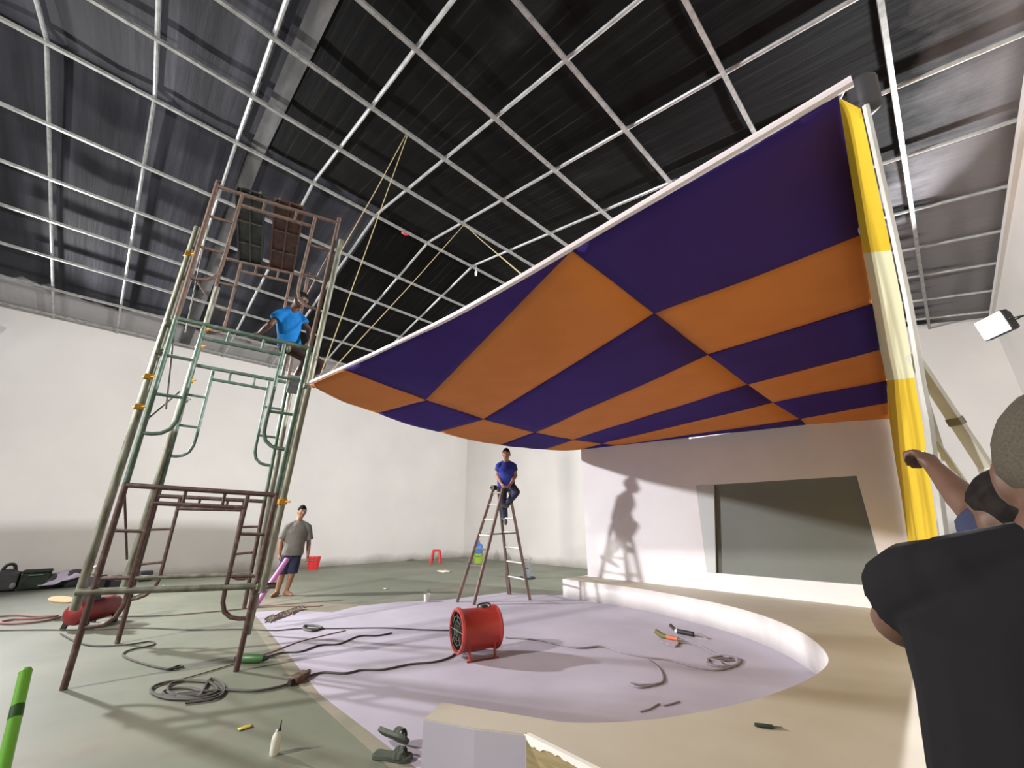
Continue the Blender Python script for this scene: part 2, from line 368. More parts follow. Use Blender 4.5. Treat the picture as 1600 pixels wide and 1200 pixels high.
# grid of bars under the sheet
for x in (RX, -6.0, -4.67, -3.34, -2.0, -.68, .68, -8.87, -10.08, -11.22, -12.4, -13.6, -14.75):
    y1 = YJ if x < -4 else Y1
    build('cross_bar', MB().beam((x, Y0, roof(x)), (x, y1, roof(x)), .05, .05), 'bar', ceil, smooth=False)
for y in (-10, -8.7, -7.4, -6.1, -4.8, -3.5, -2.2, -1.0, .15, 1.5, 2.85, 4.22, 5.63, 7.0, 8.5, 9.9, 11.2, 12.6, 13.9):
    for a, b in ((RX, X1), (X0, RX)):
        if y > YJ:
            if a != RX: continue
            a = -4.0
        build('slope_bar', MB().tube([(a, y, roof(a) + .045), (b, y, roof(b) + .045)], .028, 8), 'bar2', ceil)
# rafter beam above the grid
mb = MB()
for a, b in ((RX, X1), (X0, RX)):
    for dz, wd, hh in ((.105, .24, .018), (.2, .016, .19)):
        mb.beam((a, .48, roof(a) + dz), (b, .48, roof(b) + dz), wd, hh)
build('rafter_beam', mb, 'beam', ceil, smooth=False)
# edge channel along the right wall
struct('trim_1', MB().beam((X1 - .03, Y0, roof(X1) - .02), (X1 - .03, Y1, roof(X1) - .02), .06, .1), 'wall', smooth=False)

# stage wall with the recessed screen
sx0, sx1, sy, sd = -5.62, -.30, 7.55, .07
rx0, rx1, rz0, rz1 = -3.11, -.84, .60, 2.03
mb = MB()
mb.box(((sx0 + rx0) / 2, sy + sd / 2, 1.5), (rx0 - sx0, sd, 3.0)).box(((rx1 + sx1) / 2, sy + sd / 2, 1.42), (sx1 - rx1, sd, 2.84))
mb.box(((rx0 + rx1) / 2, sy + sd / 2, (rz1 + 2.88) / 2), (rx1 - rx0, sd, 2.88 - rz1)).box(((rx0 + rx1) / 2, sy + sd / 2, rz0 / 2), (rx1 - rx0, sd, rz0))
sw = struct('wall_stage', mb, 'stagewall', smooth=False)
build('screen_panel', MB().box(((rx0 + rx1) / 2, sy + sd + .02, (rz0 + rz1) / 2), (rx1 - rx0 + .1, .05, rz1 - rz0 + .1)), 'screen', sw, smooth=False)['label'] = 'dull grey green screen panel set in the recess'
mb = MB(); mb.add([(x, y, z) for y in (sy - .004, sy + .03) for x, z in ((rx0 - .03, rz0), (rx0 + .12, rz0), (rx0 + .31, rz1), (rx0, rz1))], [(0, 1, 2, 3), (7, 6, 5, 4), (0, 4, 5, 1), (1, 5, 6, 2), (2, 6, 7, 3), (3, 7, 4, 0)])  # pale taper paints the lit part of the screen beside a shadow edge
build('lit_strip', mb, 'litstrip', sw, smooth=False)['label'] = 'lit left end of the screen, painted as a pale grey strip'

# stage platform: horseshoe of boards round the lilac floor
H = .33
inner = spline([(-5.75, 6.88, 0), (-4.9, 6.87, 0), (-4.0, 6.84, 0), (-2.85, 6.55, 0), (-2.05, 6.14, 0), (-1.42, 5.5, 0), (-1.05, 4.75, 0), (-.99, 4.15, 0), (-1.12, 3.4, 0), (-1.32, 2.84, 0), (-1.52, 2.46, 0), (-1.77, 2.16, 0), (-2.0, 2.03, 0), (-2.51, 1.78, 0)], 5)
inner = [(p.x, p.y) for p in inner]
tail = [(-2.39, 1.58), (-2.1, 1.72), (-1.86, 1.88)]
poly = inner + tail + [(X1, 1.88), (X1, 7.8), (-5.75, 7.8)]
st = thing('stage_platform', 'low horseshoe stage platform with cream top and white curved riser', 'stage', (-1, 4.5, 0))
build('deck', MB().prism(poly, H - .006, H), 'cream', st, smooth=False)
def skirt(pts, z0, z1, inset=0.0):
    mb = MB(); n = len(pts)
    mb.add([(x, y, z0) for x, y in pts] + [(x, y, z1) for x, y in pts], [(i, i + 1, n + i + 1, n + i) for i in range(n - 1)]); return mb
def board(name, pts, m):
    o = build(name, skirt(pts, 0.002, H - .006), m, st, smooth=(m == 'riser')); s = o.modifiers.new('thick', 'SOLIDIFY'); s.thickness = .012; s.offset = 0; return o
board('riser', [(-5.74, 7.55), (-5.74, 6.885)] + inner[:-6], 'riser')
board('tail_face', inner[-7:] + tail, 'lilac')['label'] = 'lilac painted tail end of the riser'
board('front_face', [tail[-1], (-1.2, 1.885), (.4, 1.885), (X1, 1.885)], 'tan')['label'] = 'raw tan front board'
# brushed white edge with runs down the front board
mb = MB(); x = -1.86; up, dn = [], []
while x < 1.0:
    d = .026 + .030 * noise.noise(Vector((x * 7, 0, 3))) + .014 * noise.noise(Vector((x * 31, 0, 8))) + .05 * max(0, noise.noise(Vector((x * 16, 5, 1))) - .35)
    up.append((x, 1.872, H + .001)); dn.append((x, 1.872, H - max(.008, d))); x += .008
n = len(up); mb.add(up + dn + [(a, 1.90, H + .001) for a, _, _ in up], [(i, i + 1, n + i + 1, n + i) for i in range(n - 1)] + [(i, 2 * n + i, 2 * n + i + 1, i + 1) for i in range(n - 1)])
build('painted_edge', mb, 'white', st, smooth=False)
build('painted_edge', MB().box((-1.866, 1.878, H / 2), (.012, .012, H)), 'white', st, smooth=False)

# ================================================================== FABRIC CANOPY
cn = thing('fabric_canopy', 'huge purple and orange checkered fabric canopy with white front hem', 'canopy', (-2.6, 4.6, 3.0))
def vz(x, y, z=3.0): return Vector((x, y, z))
def dropped(x, y, y2): s = y2 / y; return Vector((x * s, y2, 1.4 + 1.6 * s))
Rg = [vz(-1.26, 1.72), vz(-1.30, 2.83), vz(-1.35, 4.02), vz(-1.38, 5.29), vz(-1.40, 6.40, 2.985), dropped(-1.39, 7.85, 7.1), dropped(-1.42, 8.35, 7.552)]
Rt = [vz(.07, 1.72), vz(0, 2.82), vz(-.06, 3.91), vz(-.13, 5.08), dropped(-.19, 6.36, 6.2), dropped(-.29, 7.65, 6.95), dropped(-.37, 8.85, 7.552)]
Cc = [vz(-4.28, 1.515), vz(-4.68, 2.81), vz(-4.97, 4.09), vz(-5.11, 5.45), vz(-5.04, 6.52), vz(-4.88, 7.30), dropped(-4.75, 7.75, 7.552)]
Ed = [vz(-5.06, 1.42), vz(-5.79, 2.64), vz(-6.31, 4.11), vz(-6.50, 5.85), vz(-6.22, 6.94), vz(-5.66, 7.552)]
def fabric(x, y):  # shallow ripples of the stretched cloth
    return 0.014 * noise.noise(Vector((x * .9 + y * .5, y * .5 - x * .3, 2.0))) + .006 * noise.noise(Vector((x * 1.5 + y * 2.5, x - y, 7)))
def cell(a, b, c, d, m, bow=None, warp=None):   # a-b one side, d-c the other
    N = 10; mb = MB(); vs = []
    for i in range(N + 1):
        u = i / N; p = a.lerp(b, u); q = d.lerp(c, u)
        if bow: p = bow(p, u, 0); q = bow(q, u, 1)
        for j in range(N + 1):
            r = p.lerp(q, j / N)
            if warp: r = warp(r, u, j / N)
            vs.append((r.x, r.y, r.z + fabric(r.x, r.y)))
    mb.add(vs, [(i * (N + 1) + j, (i + 1) * (N + 1) + j, (i + 1) * (N + 1) + j + 1, i * (N + 1) + j + 1) for i in range(N) for j in range(N)])
    o = build('canopy_panel', mb, m, cn); s = o.modifiers.new('thick', 'SOLIDIFY'); s.thickness = .005; s.offset = 1; return o
PO = ('purple', 'orange')
for k in range(6): cell(Rt[k], Rt[k + 1], Rg[k + 1], Rg[k], PO[k % 2])
for k in range(5): cell(Rg[k], Rg[k + 1], Cc[k + 2], Cc[k + 1], PO[(k + 1) % 2])
cell(Rg[5], Rg[6], dropped(-3.2, 8.02, 7.552), Cc[6], 'purple')
front_pts = [vz(.12, 1.71), vz(-.45, 1.71), vz(-1.22, 1.71), vz(-1.8, 1.71), vz(-2.54, 1.69), vz(-3.5, 1.60), vz(-4.28, 1.515), vz(-5.06, 1.42)]
def tri_front(p, u, side): return p
cell(vz(-1.26, 1.72), vz(-1.26, 1.72), Cc[1], Cc[0], 'purple', warp=lambda r, u, v: r + Vector((0, .055 * math.sin(math.pi * v) * (1 - u), 0)))
# the wedge between hem and first diagonal, and the outer border cells
mb = MB()
cell(Cc[5], Cc[6], Ed[5], Ed[5], 'purple')
outer_col = ['orange', 'purple', 'orange', 'purple', 'orange']
for k in range(5):
    a, b, c, d = Cc[k], Cc[k + 1], Ed[k + 1], Ed[k]
    def bow(p, u, s):
        if s == 1:
            mid = Vector((-4.0, 4.6, 3)); off = (p - mid); off.z = 0
            return p + off.normalized() * (.10 * math.sin(math.pi * u))
        return p
    cell(a, b, c, d, outer_col[k], bow)
mb = MB().tube([p + Vector((0, 0, .02)) for p in spline(front_pts, 4)], .022, 8)
build('hem', mb, 'hem', cn)
mb = MB().tube([p + Vector((0, 0, .012)) for p in spline(Ed, 5)], .010, 6)
build('edge_cord', mb, 'hem', cn)
# frame tubes lying on the cloth, which hold its outline
mb = MB()
for a, b in ((vz(.05, 1.8, 3.07), vz(-.3, 7.4, 3.05)), (vz(-1.3, 1.8, 3.07), vz(-1.4, 7.4, 3.05)), (vz(-4.3, 1.7, 3.07), vz(-4.9, 7.4, 3.05))):
    mb.beam(a, b, .05, .05)
build('frame_tube', mb, 'bar', cn, smooth=False)
# bundled black spotlight at the front right corner
bx = thing('stage_spotlight', 'dark boxy spotlight clamped at front right corner of the canopy', 'spotlight', (.17, 1.82, 3.03))
c0 = dep(1350, 150, 2.05)
build('housing', MB().box(c0, (.10, .11, .20), (Vector((.8, .6, 0)), Vector((-.6, .75, .25)).normalized(), Vector((.1, -.2, 1)).normalized())), 'dark', bx, bevel=.03)
build('bracket', MB().tube([c0 + Vector((-.05, 0, .02)), c0 + Vector((-.12, -.02, .0)), vz(.11, 1.71, 3.03)], .008), 'dull', bx)

# ================================================================== SIDE WING
wg = thing('side_wing', 'tall narrow side wing of yellow and pale yellow fabric beside the screen', 'stage wing', (-.2, 5.0, .33))
Lw = [Rt[0] + Vector((0, 0, -.01)), Rt[1], Rt[2], Rt[3], Rt[4], Rt[5], vz(-.32, 7.5, 2.76), vz(-.39, 7.5, 2.19), vz(-.44, 7.5, 1.69), vz(-.51, 7.5, 1.14), vz(-.56, 7.5, .34)]
Lp = [(1310, 150), (1345, 365), (1362, 475), (1375, 545), (1385, 595), (1388, 630), (1390, 655), (1400, 720), (1410, 780), (1420, 850), (1432, 930)]
Rp = [(1345, 170, 1.78), (1388, 368, 1.79), (1410, 476, 1.80), (1421, 540, 1.81), (1429, 590, 1.82), (1436, 630, 1.83), (1441, 655, 1.84), (1449, 720, 1.86), (1458, 780, 1.88), (1467, 850, 1.90), (1482, 960, 1.94)]
Rw = [aty(x, y, Y) for x, y, Y in Rp]
def strip(ta, tb, m, tilt_a=0.0):
    mb = MB(); N = 8; Mx = 14; vs = []
    def P(L, t):
        i = min(int(t), len(L) - 2); return L[i].lerp(L[i + 1], t - i)
    for i in range(Mx + 1):
        for j in range(N + 1):
            u = j / N
            t0 = ta - tilt_a * u; t = t0 + (tb - t0) * i / Mx
            p = P(Lw, t).lerp(P(Rw, t), u); vs.append(p)
    mb.add(vs, [(i * (N + 1) + j, (i + 1) * (N + 1) + j, (i + 1) * (N + 1) + j + 1, i * (N + 1) + j + 1) for i in range(Mx) for j in range(N)])
    o = build('wing_panel', mb, m, wg); return o
strip(0, 1.22, 'yellow'); strip(1.22, 4.0, 'pale'); strip(4.0, 10, 'yellow')
build('edge_batten', MB().tube([p + Vector((.015, 0, 0)) for p in Rw], .012, 6), 'timber', wg)
def brace(p, q, wd, m='timber', name='brace'):
    return build(name, MB().beam(p, q, wd, wd * .6), m, wg, smooth=False)
b0 = aty(1424, 553, 1.86); b1 = aty(1562, 762, 2.0); b2 = b0 + (b1 - b0) * 1.9
brace(b0, b1, .032); 
foot = b1 + (b1 - b0) * ((b1.z - H) / (b0.z - b1.z)); brace(b1, foot, .032)
build('splice_band', MB().beam(b0.lerp(b1, .50), b0.lerp(b1, .55), .036, .025), 'dull', wg, smooth=False)
build('splice_plate', MB().beam(b0.lerp(b1, .86), b1, .036, .025), 'white', wg, smooth=False)
brace(aty(1462, 690, 1.9), aty(1532, 792, 2.0), .016)
brace(aty(1428, 560, 1.86), aty(1476, 720, 1.93), .013)

# ================================================================== SCAFFOLD TOWER
FL, FR, BL, BR = Vector((-5.81, .05, 0)), Vector((-5.30, 1.26, 0)), Vector((-7.44, .42, 0)), Vector((-6.93, 1.60, 0))
sc = thing('scaffold_tower', 'tall three level mixed colour walkthrough scaffold tower with decks at its top', 'scaffold', (-6.4, .8, 0))
ZL = {'FL': (0, 1.79, 3.71, 5.70), 'FR': (0, 1.72, 3.55, 5.56), 'BL': (0, 1.77, 3.69, 5.62), 'BR': (.30, 1.71, 3.56, 5.55)}
e0 = (FR - FL).normalized()
def frame(a, b, na, nb, lv, m, name='end_frame', z0=None):
    A0, A1, B0, B1 = ZL[na][lv], ZL[na][lv + 1], ZL[nb][lv], ZL[nb][lv + 1]
    fr = sub(name, sc)
    def P(s, t):   # s across 0..1, t height 0..1
        za = A0 + (A1 - A0) * t; zb = B0 + (B1 - B0) * t
        zz = za + (zb - za) * s; p = a.lerp(b, s) + (e0 * (.04 * zz * s) if nb == 'FR' else Vector((0, 0, 0))); p.z = zz; return p
    r = .027
    for s, nm, sp in ((0, na, .0), (1, nb, 0)):
        build('post', MB().tube([P(s, 0), P(s, .5), P(s, 1) + Vector((0, 0, .06 if lv == 2 else 0))], r, 10), m, fr)
    build('top_rail', MB().tube([P(0, .985), P(1, .985)], r, 10), m, fr)
    build('lower_rail', MB().tube([P(.2, .895), P(.80, .895)], r * .85, 8), m, fr)
    for s in (.38, .64): build('spacer', MB().tube([P(s, .985), P(s, .895)], r * .6, 6), m, fr)
    for s, d in ((0, 1), (1, -1)):
        q = lambda u, t: P(s + d * u, t)
        build('inner_post', MB().tube([q(.2, .985), q(.2, .42), q(.195, .36), q(.17, .31), q(.12, .28), q(.06, .27), q(0, .27)], r * .8, 8), m, fr)
        for t in (.74, .50): build('rung', MB().tube([q(0, t), q(.2, t)], r * .7, 6), m, fr)
    return fr
f1 = frame(FL, FR, 'FL', 'FR', 0, 'brown'); frame(BL, BR, 'BL', 'BR', 0, 'brown')
frame(FL, FR, 'FL', 'FR', 1, 'green'); frame(BL, BR, 'BL', 'BR', 1, 'green')
frame(FL, FR, 'FL', 'FR', 2, 'rust'); frame(BL, BR, 'BL', 'BR', 2, 'rust')
def pole(p, q, m='galv', name='extension_pole', r=.037): return build(name, MB().tube([p, p.lerp(q, .5), q], r, 10), m, sc)
def up(c, z, dx=0, dy=0):
    l = e0 * (.04 * z if c is FR else 0); return Vector((c.x + dx + l.x, c.y + dy + l.y, z))
pole(up(FL, .62, -.10, -.09), up(FL, 5.02, -.10, -.06)); pole(up(FR, .70, .06, .06), up(FR, 5.22, .07, .07))
pole(up(BL, .55, -.02, -.09), up(BL, 5.0, .06, .02)); pole(up(BR, .42, .07, .05), up(BR, 3.4, .07, .05)); pole(up(FR, .3, -.07, .05), up(FR, 3.5, -.07, .06), r=.027)
for c, z, dx, dy, m in ((FL, 2.95, -.10, -.08, 'clampy'), (FL, 2.6, -.10, -.08, 'clampy'), (FL, 4.6, -.10, -.06, 'clampy'), (FL, 3.25, -.06, -.05, 'dull'), (FR, 1.62, .06, .06, 'clampy'), (BL, 4.25, .05, .01, 'clampy'), (BL, 3.95, .05, .0, 'clampy'), (BL, 3.4, .04, 0, 'clampy'),
                        (FR, 3.0, .05, .05, 'dull'), (FL, 3.6, -.06, -.04, 'dull'), (BL, 3.1, .04, .0, 'dull'), (FL, .78, -.06, -.05, 'dull'), (FR, .76, .03, .04, 'dull')):
    p = up(c, z, dx, dy)
    build('coupler', MB().box(p, (.085, .085, .06)).tube([p + Vector((-.07, -.05, 0)), p + Vector((.09, .06, 0))], .012, 6), m, sc, bevel=.01)
e = (FR - FL).normalized(); ez = Vector((0, 0, .78))
pole(FL + ez - e * .12, FR + ez + e * .22 + Vector((0, 0, -.02)), 'dull', 'ledger_tube', .032)
pole(BL + ez - e * .2 + Vector((0, 0, -.05)), BR + ez + e * .1 + Vector((0, 0, -.06)), 'dull', 'ledger_tube', .026)
# hanging cross braces
s2 = (BL - FL).normalized()
pole(up(FL, 1.68) + s2 * .06, up(FL, 1.0) + s2 * .95, 'brown', 'cross_brace', .012)
pole(up(FL, 3.5) + s2 * .1, up(FL, 2.75) + s2 * .75, 'dull', 'cross_brace', .010)
pole(up(FL, 2.45) + s2 * .02, up(FL, 3.1) + s2 * 1.2, 'dull', 'cross_brace', .011)
pole(up(FL, 5.4) + s2 * .05, up(FL, 3.75) + s2 * .6, 'dull', 'cross_brace', .008)
pole(up(FL, 4.35) + s2 * .1, up(FL, 4.62) + s2 * 1.2, 'rust', 'cross_brace', .011)
pole(up(FR, 5.1), up(BR, 5.0), 'rust', 'side_rail', .012)
pole(up(BL, .5) , up(BL, .62) + e * .33, 'dull', 'cross_brace', .012)
# decks laid from front rail to rear rail at the top
for sa, sb, m in ((.16, .44, 'deck1'), (.52, .82, 'deck2')):
    dk = sub('deck_board', sc)
    def Q(s, t, dz=0):
        p = FL.lerp(FR, s).lerp(BL.lerp(BR, s), t); p = p.copy(); p.z = (5.72 - .12 * s) * (1 - t) + (5.62 - .06 * s) * t + dz; return p
    mb = MB(); cs = [Q(sa, -.03), Q(sb, -.03), Q(sb, 1.0), Q(sa, 1.0)]
    mb.add(cs + [c + Vector((0, 0, .02)) for c in cs], [(3, 2, 1, 0), (4, 5, 6, 7), (0, 1, 5, 4), (1, 2, 6, 5), (2, 3, 7, 6), (3, 0, 4, 7)])
    build('deck_sheet', mb, m, dk, smooth=False)
    for s in (sa + .01, (sa + sb) / 2, sb - .01): build('deck_rib', MB().beam(Q(s, -.03, -.018), Q(s, 1.0, -.018), .022, .034), m, dk, smooth=False)
    for t in (0.02, .36, .68, .99): build('deck_rib', MB().beam(Q(sa, t, -.014), Q(sb, t, -.014), .022, .026), 'dull' if t in (.36, .68) else m, dk, smooth=False)
    build('hook', MB().tube([Q(sa + .05, 0, .0), Q(sa + .05, -.03, .03), Q(sa + .05, -.05, -.01)], .012, 6), 'galv', dk)
    build('hook', MB().tube([Q(sb - .05, 0, .0), Q(sb - .05, -.03, .03), Q(sb - .05, -.05, -.01)], .012, 6), 'galv', dk)
# seat plank and foot plank used by the worker
SE = dep(456, 541, 5.66)
def splank(px, L, wd, label):
    q = px; d = (BR - FR).normalized()
    return build('plank', MB().box(q, (L, wd, .035), (d, Vector((-d.y, d.x, 0)), Vector((0, 0, 1)))), 'plank', sc, smooth=False, bevel=.004)

# ================================================================== PEOPLE
DG = None
def remesh(name, mb, m, parent, voxel, smooth_it=3):
    o = build(name, mb, m, parent, smooth=False)
    r = o.modifiers.new('remesh', 'REMESH'); r.mode = 'VOXEL'; r.voxel_size = voxel; r.use_smooth_shade = True
    if smooth_it: s = o.modifiers.new('smooth', 'SMOOTH'); s.factor = .5; s.iterations = smooth_it
    bpy.context.view_layer.update(); dg = bpy.context.evaluated_depsgraph_get()
    me = bpy.data.meshes.new_from_object(o.evaluated_get(dg)); o.modifiers.clear(); old = o.data; o.data = me; bpy.data.meshes.remove(old)
    for p in me.polygons: p.use_smooth = True
    return o
def frame3(fwd, upv):
    f = Vector(fwd).normalized(); u = Vector(upv); s = f.cross(u).normalized(); u = s.cross(f).normalized(); return s, f, u   # s = the figure's right
def hand(mb, wr, el, palm_n, k=1.0, curl=.5, side=1, spread=.012):
    d = (wr - el).normalized(); n = Vector(palm_n); n = (n - d * n.dot(d)).normalized(); s = d.cross(n).normalized() * side
    c = wr + d * .045 * k
    mb.ball(c, (.050 * k, .040 * k, .016 * k), (d, s, n))
    mb.cap(wr, c, .024 * k, .026 * k)
    for i, (off, L) in enumerate(((-.028, .066), (-.0095, .078), (.0095, .072), (.028, .056))):
        a = wr + d * .082 * k + s * off * k
        b = a + (d * math.cos(curl * .7) + n * math.sin(curl * .7)) * (L * .45 * k) + s * (off * .12)
        e_ = b + (d * math.cos(curl * 1.8) + n * math.sin(curl * 1.8)) * (L * .55 * k)
        mb.cap(wr + d * .05 * k + s * off * .8 * k, a, .0095 * k, .009 * k, 8); mb.cap(a, b, .009 * k, .0082 * k, 8); mb.cap(b, e_, .0082 * k, .0068 * k, 8)
    a = wr + d * .028 * k - s * .030 * k; b = a + (d * .75 - s * .55 + n * .3).normalized() * .036 * k; e_ = b + (d * .85 - s * .1 + n * .5).normalized() * .030 * k
    mb.cap(wr + d * .02 * k - s * .012 * k, a, .013 * k, .0115 * k, 8); mb.cap(a, b, .0115 * k, .010 * k, 8); mb.cap(b, e_, .010 * k, .008 * k, 8)
def person(label, base, J, skin, shirt, pants, hair, voxel=.012, sleeve=.75, pant=.95, shoes=None, fwd=(0, -1, 0), face=None, headup=(0, 0, 1), k=1.0, group=None, curl=(.6, .6), palms=None, hairline=.0, loose=0.0, belly=0, slv=1.0):
    p = thing('person', label, 'person', base, group)
    ff = Vector(face or fwd); hs, hf, hu = frame3(ff, headup)
    hc = J['head']; mb = MB()
    hx, hy, hz = .074 * k, .094 * k, .112 * k
    mb.ball(hc, (hx, hy, hz), (hs, hf, hu), 18, 12)
    mb.ball(hc - hu * .055 * k + hf * .022 * k, (.054 * k, .066 * k, .062 * k), (hs, hf, hu))           # jaw
    mb.ball(hc - hu * .100 * k + hf * .058 * k, (.026 * k, .024 * k, .02 * k), (hs, hf, hu))             # chin
    mb.cap(hc + hu * .012 * k + hf * .088 * k, hc - hu * .028 * k + hf * .108 * k, .008 * k, .015 * k)  # nose
    for sg in (-1, 1):
        mb.ball(hc + hs * (sg * .077 * k) - hu * .008 * k - hf * .008 * k, (.011 * k, .022 * k, .034 * k), (hs, hf, hu))   # ears
        mb.ball(hc + hs * (sg * .032 * k) + hu * .03 * k + hf * .078 * k, (.024 * k, .012 * k, .009 * k), (hs, hf, hu))     # brow
        mb.ball(hc + hs * (sg * .042 * k) - hu * .025 * k + hf * .062 * k, (.022 * k, .02 * k, .018 * k), (hs, hf, hu))     # cheek
    mb.ball(hc - hu * .060 * k + hf * .088 * k, (.025 * k, .012 * k, .013 * k), (hs, hf, hu))            # lips
    nb = J['neck']; mb.cap(nb - (hc - nb).normalized() * .03, hc - hu * .05 * k - hf * .02 * k, .056 * k, .052 * k)
    sL, sR = J['shL'], J['shR']; hL, hR = J['hipL'], J['hipR']
    sd = (sR - sL).normalized(); hd = (hR - hL).normalized(); sc_ = (sL + sR) / 2; hp = (hL + hR) / 2
    spine = (sc_ - hp).normalized(); fT = spine.cross(sd).normalized()
    if fT.dot(Vector(fwd)) < 0: fT = -fT
    fH = hd.cross(spine).normalized();
    if fH.dot(Vector(fwd)) < 0: fH = -fH
    half = (sR - sL).length / 2
    def tors(g, top=.0):
        mid = hp.lerp(sc_, .5) + fT * -.01 + J.get('bend', Vector((0, 0, 0)))
        return [(hp - spine * .07 * k, hd, fH, .135 * k + g, .095 * k + g), (hp + spine * .04 * k, hd, fH, .158 * k + g, .108 * k + g + belly * .3), (hp.lerp(mid, .6) + fT * belly * .5, hd, fH, .148 * k + g, .102 * k + g + belly),
                (mid.lerp(sc_, .25), sd, fT, .155 * k + g, .108 * k + g + belly * .6), (mid.lerp(sc_, .62), sd, fT, .168 * k + g, .115 * k + g), (sc_ - spine * .02, sd, fT, half * .93 + g * .6, .088 * k + g * .8), (sc_ + spine * .045 * k, sd, fT, half * .62, .066 * k + g * .5), (sc_ + spine * .075 * k, sd, fT, .07 * k, .05 * k)]
    mb.loft(tors(0)); mb.cap(sc_ + spine * .03, nb, .062 * k, .057 * k)
    for q in (sL, sR): mb.cap(q.lerp(sc_, .16) - spine * .022, nb.lerp(sc_, .4), .044 * k, .042 * k)
    for S in 'LR':
        sh, el, wr = J['sh' + S], J['el' + S], J['wr' + S]
        mb.cap(sh.lerp(el, .07) - spine * .012, sh.lerp(el, .45), .050 * k, .046 * k); mb.cap(sh.lerp(el, .45), el, .047 * k, .040 * k)
        mb.cap(el, el.lerp(wr, .35), .040 * k, .040 * k); mb.cap(el.lerp(wr, .35), wr, .040 * k, .027 * k)
        pn = (palms or {}).get(S, -hd if S == 'R' else hd)
        hand(mb, wr, el, pn, k, curl[0 if S == 'L' else 1], 1 if S == 'L' else -1)
        hi, kn, an = J['hip' + S], J['kn' + S], J['an' + S]; to = J['to' + S]
        mb.cap(hi, hi.lerp(kn, .5), .086 * k, .070 * k); mb.cap(hi.lerp(kn, .5), kn, .070 * k, .053 * k)
        bk = -fH * .012
        mb.cap(kn, kn.lerp(an, .35) + bk, .052 * k, .054 * k); mb.cap(kn.lerp(an, .35) + bk, an, .054 * k, .036 * k)
        td = (to - an); hl = an - Vector((td.x, td.y, 0)).normalized() * .035 - Vector((0, 0, .035))
        mb.cap(an, hl, .036 * k, .034 * k); mb.cap(hl, to.lerp(an, .35) - Vector((0, 0, .01)), .034 * k, .034 * k); mb.cap(an, to.lerp(an, .3), .036, .03); mb.cap(to.lerp(an, .35) - Vector((0, 0, .01)), to, .038 * k, .024 * k)
    remesh('body', mb, skin, p, voxel, 3)
    # shirt
    mb = MB(); g = .020 + loose; T = tors(g)
    T[0] = (hp - spine * .02 * k, hd, fH, .150 * k + g, .108 * k + g + belly * .5)
    T[-1] = (sc_ + spine * .062 * k, sd, fT, .075 * k, .06 * k)
    mb.loft(T)
    for S in 'LR':
        sh, el = J['sh' + S], J['el' + S]
        dn = (el - sh).normalized() * .02 - spine * .012
        mb.tube([sh.lerp(sc_, .45) - spine * .03, sh.lerp(sc_, .12) + dn * .6, sh + dn, sh.lerp(el, sleeve * .5), sh.lerp(el, sleeve)], 0, 16, True, [slv * r_ for r_ in (.058 * k + loose * .5, .068 * k + loose * .5, .069 * k + loose * .6, .066 * k + loose, .066 * k + loose * 1.3)])
        mb.cap(sh.lerp(sc_, .10) - spine * .012, nb.lerp(sc_, .45) + sd * (.035 * k * (1 if S == 'R' else -1)) , .056 * k + loose * .4, .044 * k + loose * .3)
    remesh('shirt', mb, shirt, p, voxel * .9, 3)
    # trousers or shorts
    mb = MB(); g = .014
    mb.loft([(hp - spine * .11 * k, hd, fH, .13 * k, .10 * k), (hp - spine * .04 * k, hd, fH, .152 * k + g, .104 * k + g), (hp + spine * .06 * k, hd, fH, .156 * k + g, .108 * k + g + belly * .3), (hp + spine * .1 * k, hd, fH, .15 * k + g, .1 * k + g + belly * .5)])
    for S in 'LR':
        hi, kn, an = J['hip' + S], J['kn' + S], J['an' + S]
        if pant <= .55:
            e1 = hi.lerp(kn, pant / .5); mb.tube([hi, hi.lerp(e1, .5), e1], 0, 16, True, [.100 * k, .095 * k, .092 * k])
        else:
            mb.tube([hi, hi.lerp(kn, .5)], 0, 16, True, [.100 * k, .084 * k]); mb.cap(hi.lerp(kn, .5), kn, .084 * k, .070 * k)
            e1 = kn.lerp(an, (pant - .5) / .5); mb.cap(kn, kn.lerp(e1, .3), .069 * k, .07 * k); mb.tube([kn.lerp(e1, .3), e1], 0, 16, True, [.070 * k, .058 * k])
    remesh('trousers' if pant > .55 else 'shorts', mb, pants, p, voxel * .9, 2)
    # hair cap: an ellipsoid that sinks into the head below the hairline
    mb = MB(); n, m_ = 22, 16; rg = []
    for i in range(m_ + 1):
        th = math.pi * (.02 + .96 * i / m_); row = []
        for q in range(n):
            a = 2 * math.pi * q / n; dx, dy, dz = math.sin(th) * math.cos(a), math.sin(th) * math.sin(a), math.cos(th)
            line = .42 * max(0, dy) - .38 * max(0, -dy) + .05 + hairline
            s = 1.10 if dz > line + .1 else (.86 if dz < line - .06 else .98)
            s *= 1 + .02 * noise.noise(Vector((dx * 6, dy * 6, dz * 6)))
            row.append(hc + hs * (hx * dx * s) + hf * (hy * dy * s - .006 * k) + hu * (hz * dz * s))
        rg.append(row)
    mb.rings(rg); build('hair', mb, hair, p)
    # eyes and mouth
    for sg in (-1, 1):
        ec = hc + hs * (sg * .031 * k) + hu * .010 * k + hf * .083 * k
        eo = build('eye', MB().ball(ec, (.013 * k, .008 * k, .008 * k), (hs, hf, hu), 10, 7), 'eye', p)
        build('iris', MB().ball(ec + hf * .005 * k, (.006 * k, .005 * k, .006 * k), (hs, hf, hu), 8, 6), 'iris', eo)
    build('mouth', MB().ball(hc - hu * .060 * k + hf * .098 * k, (.022 * k, .006 * k, .006 * k), (hs, hf, hu), 10, 6), 'lip', p)
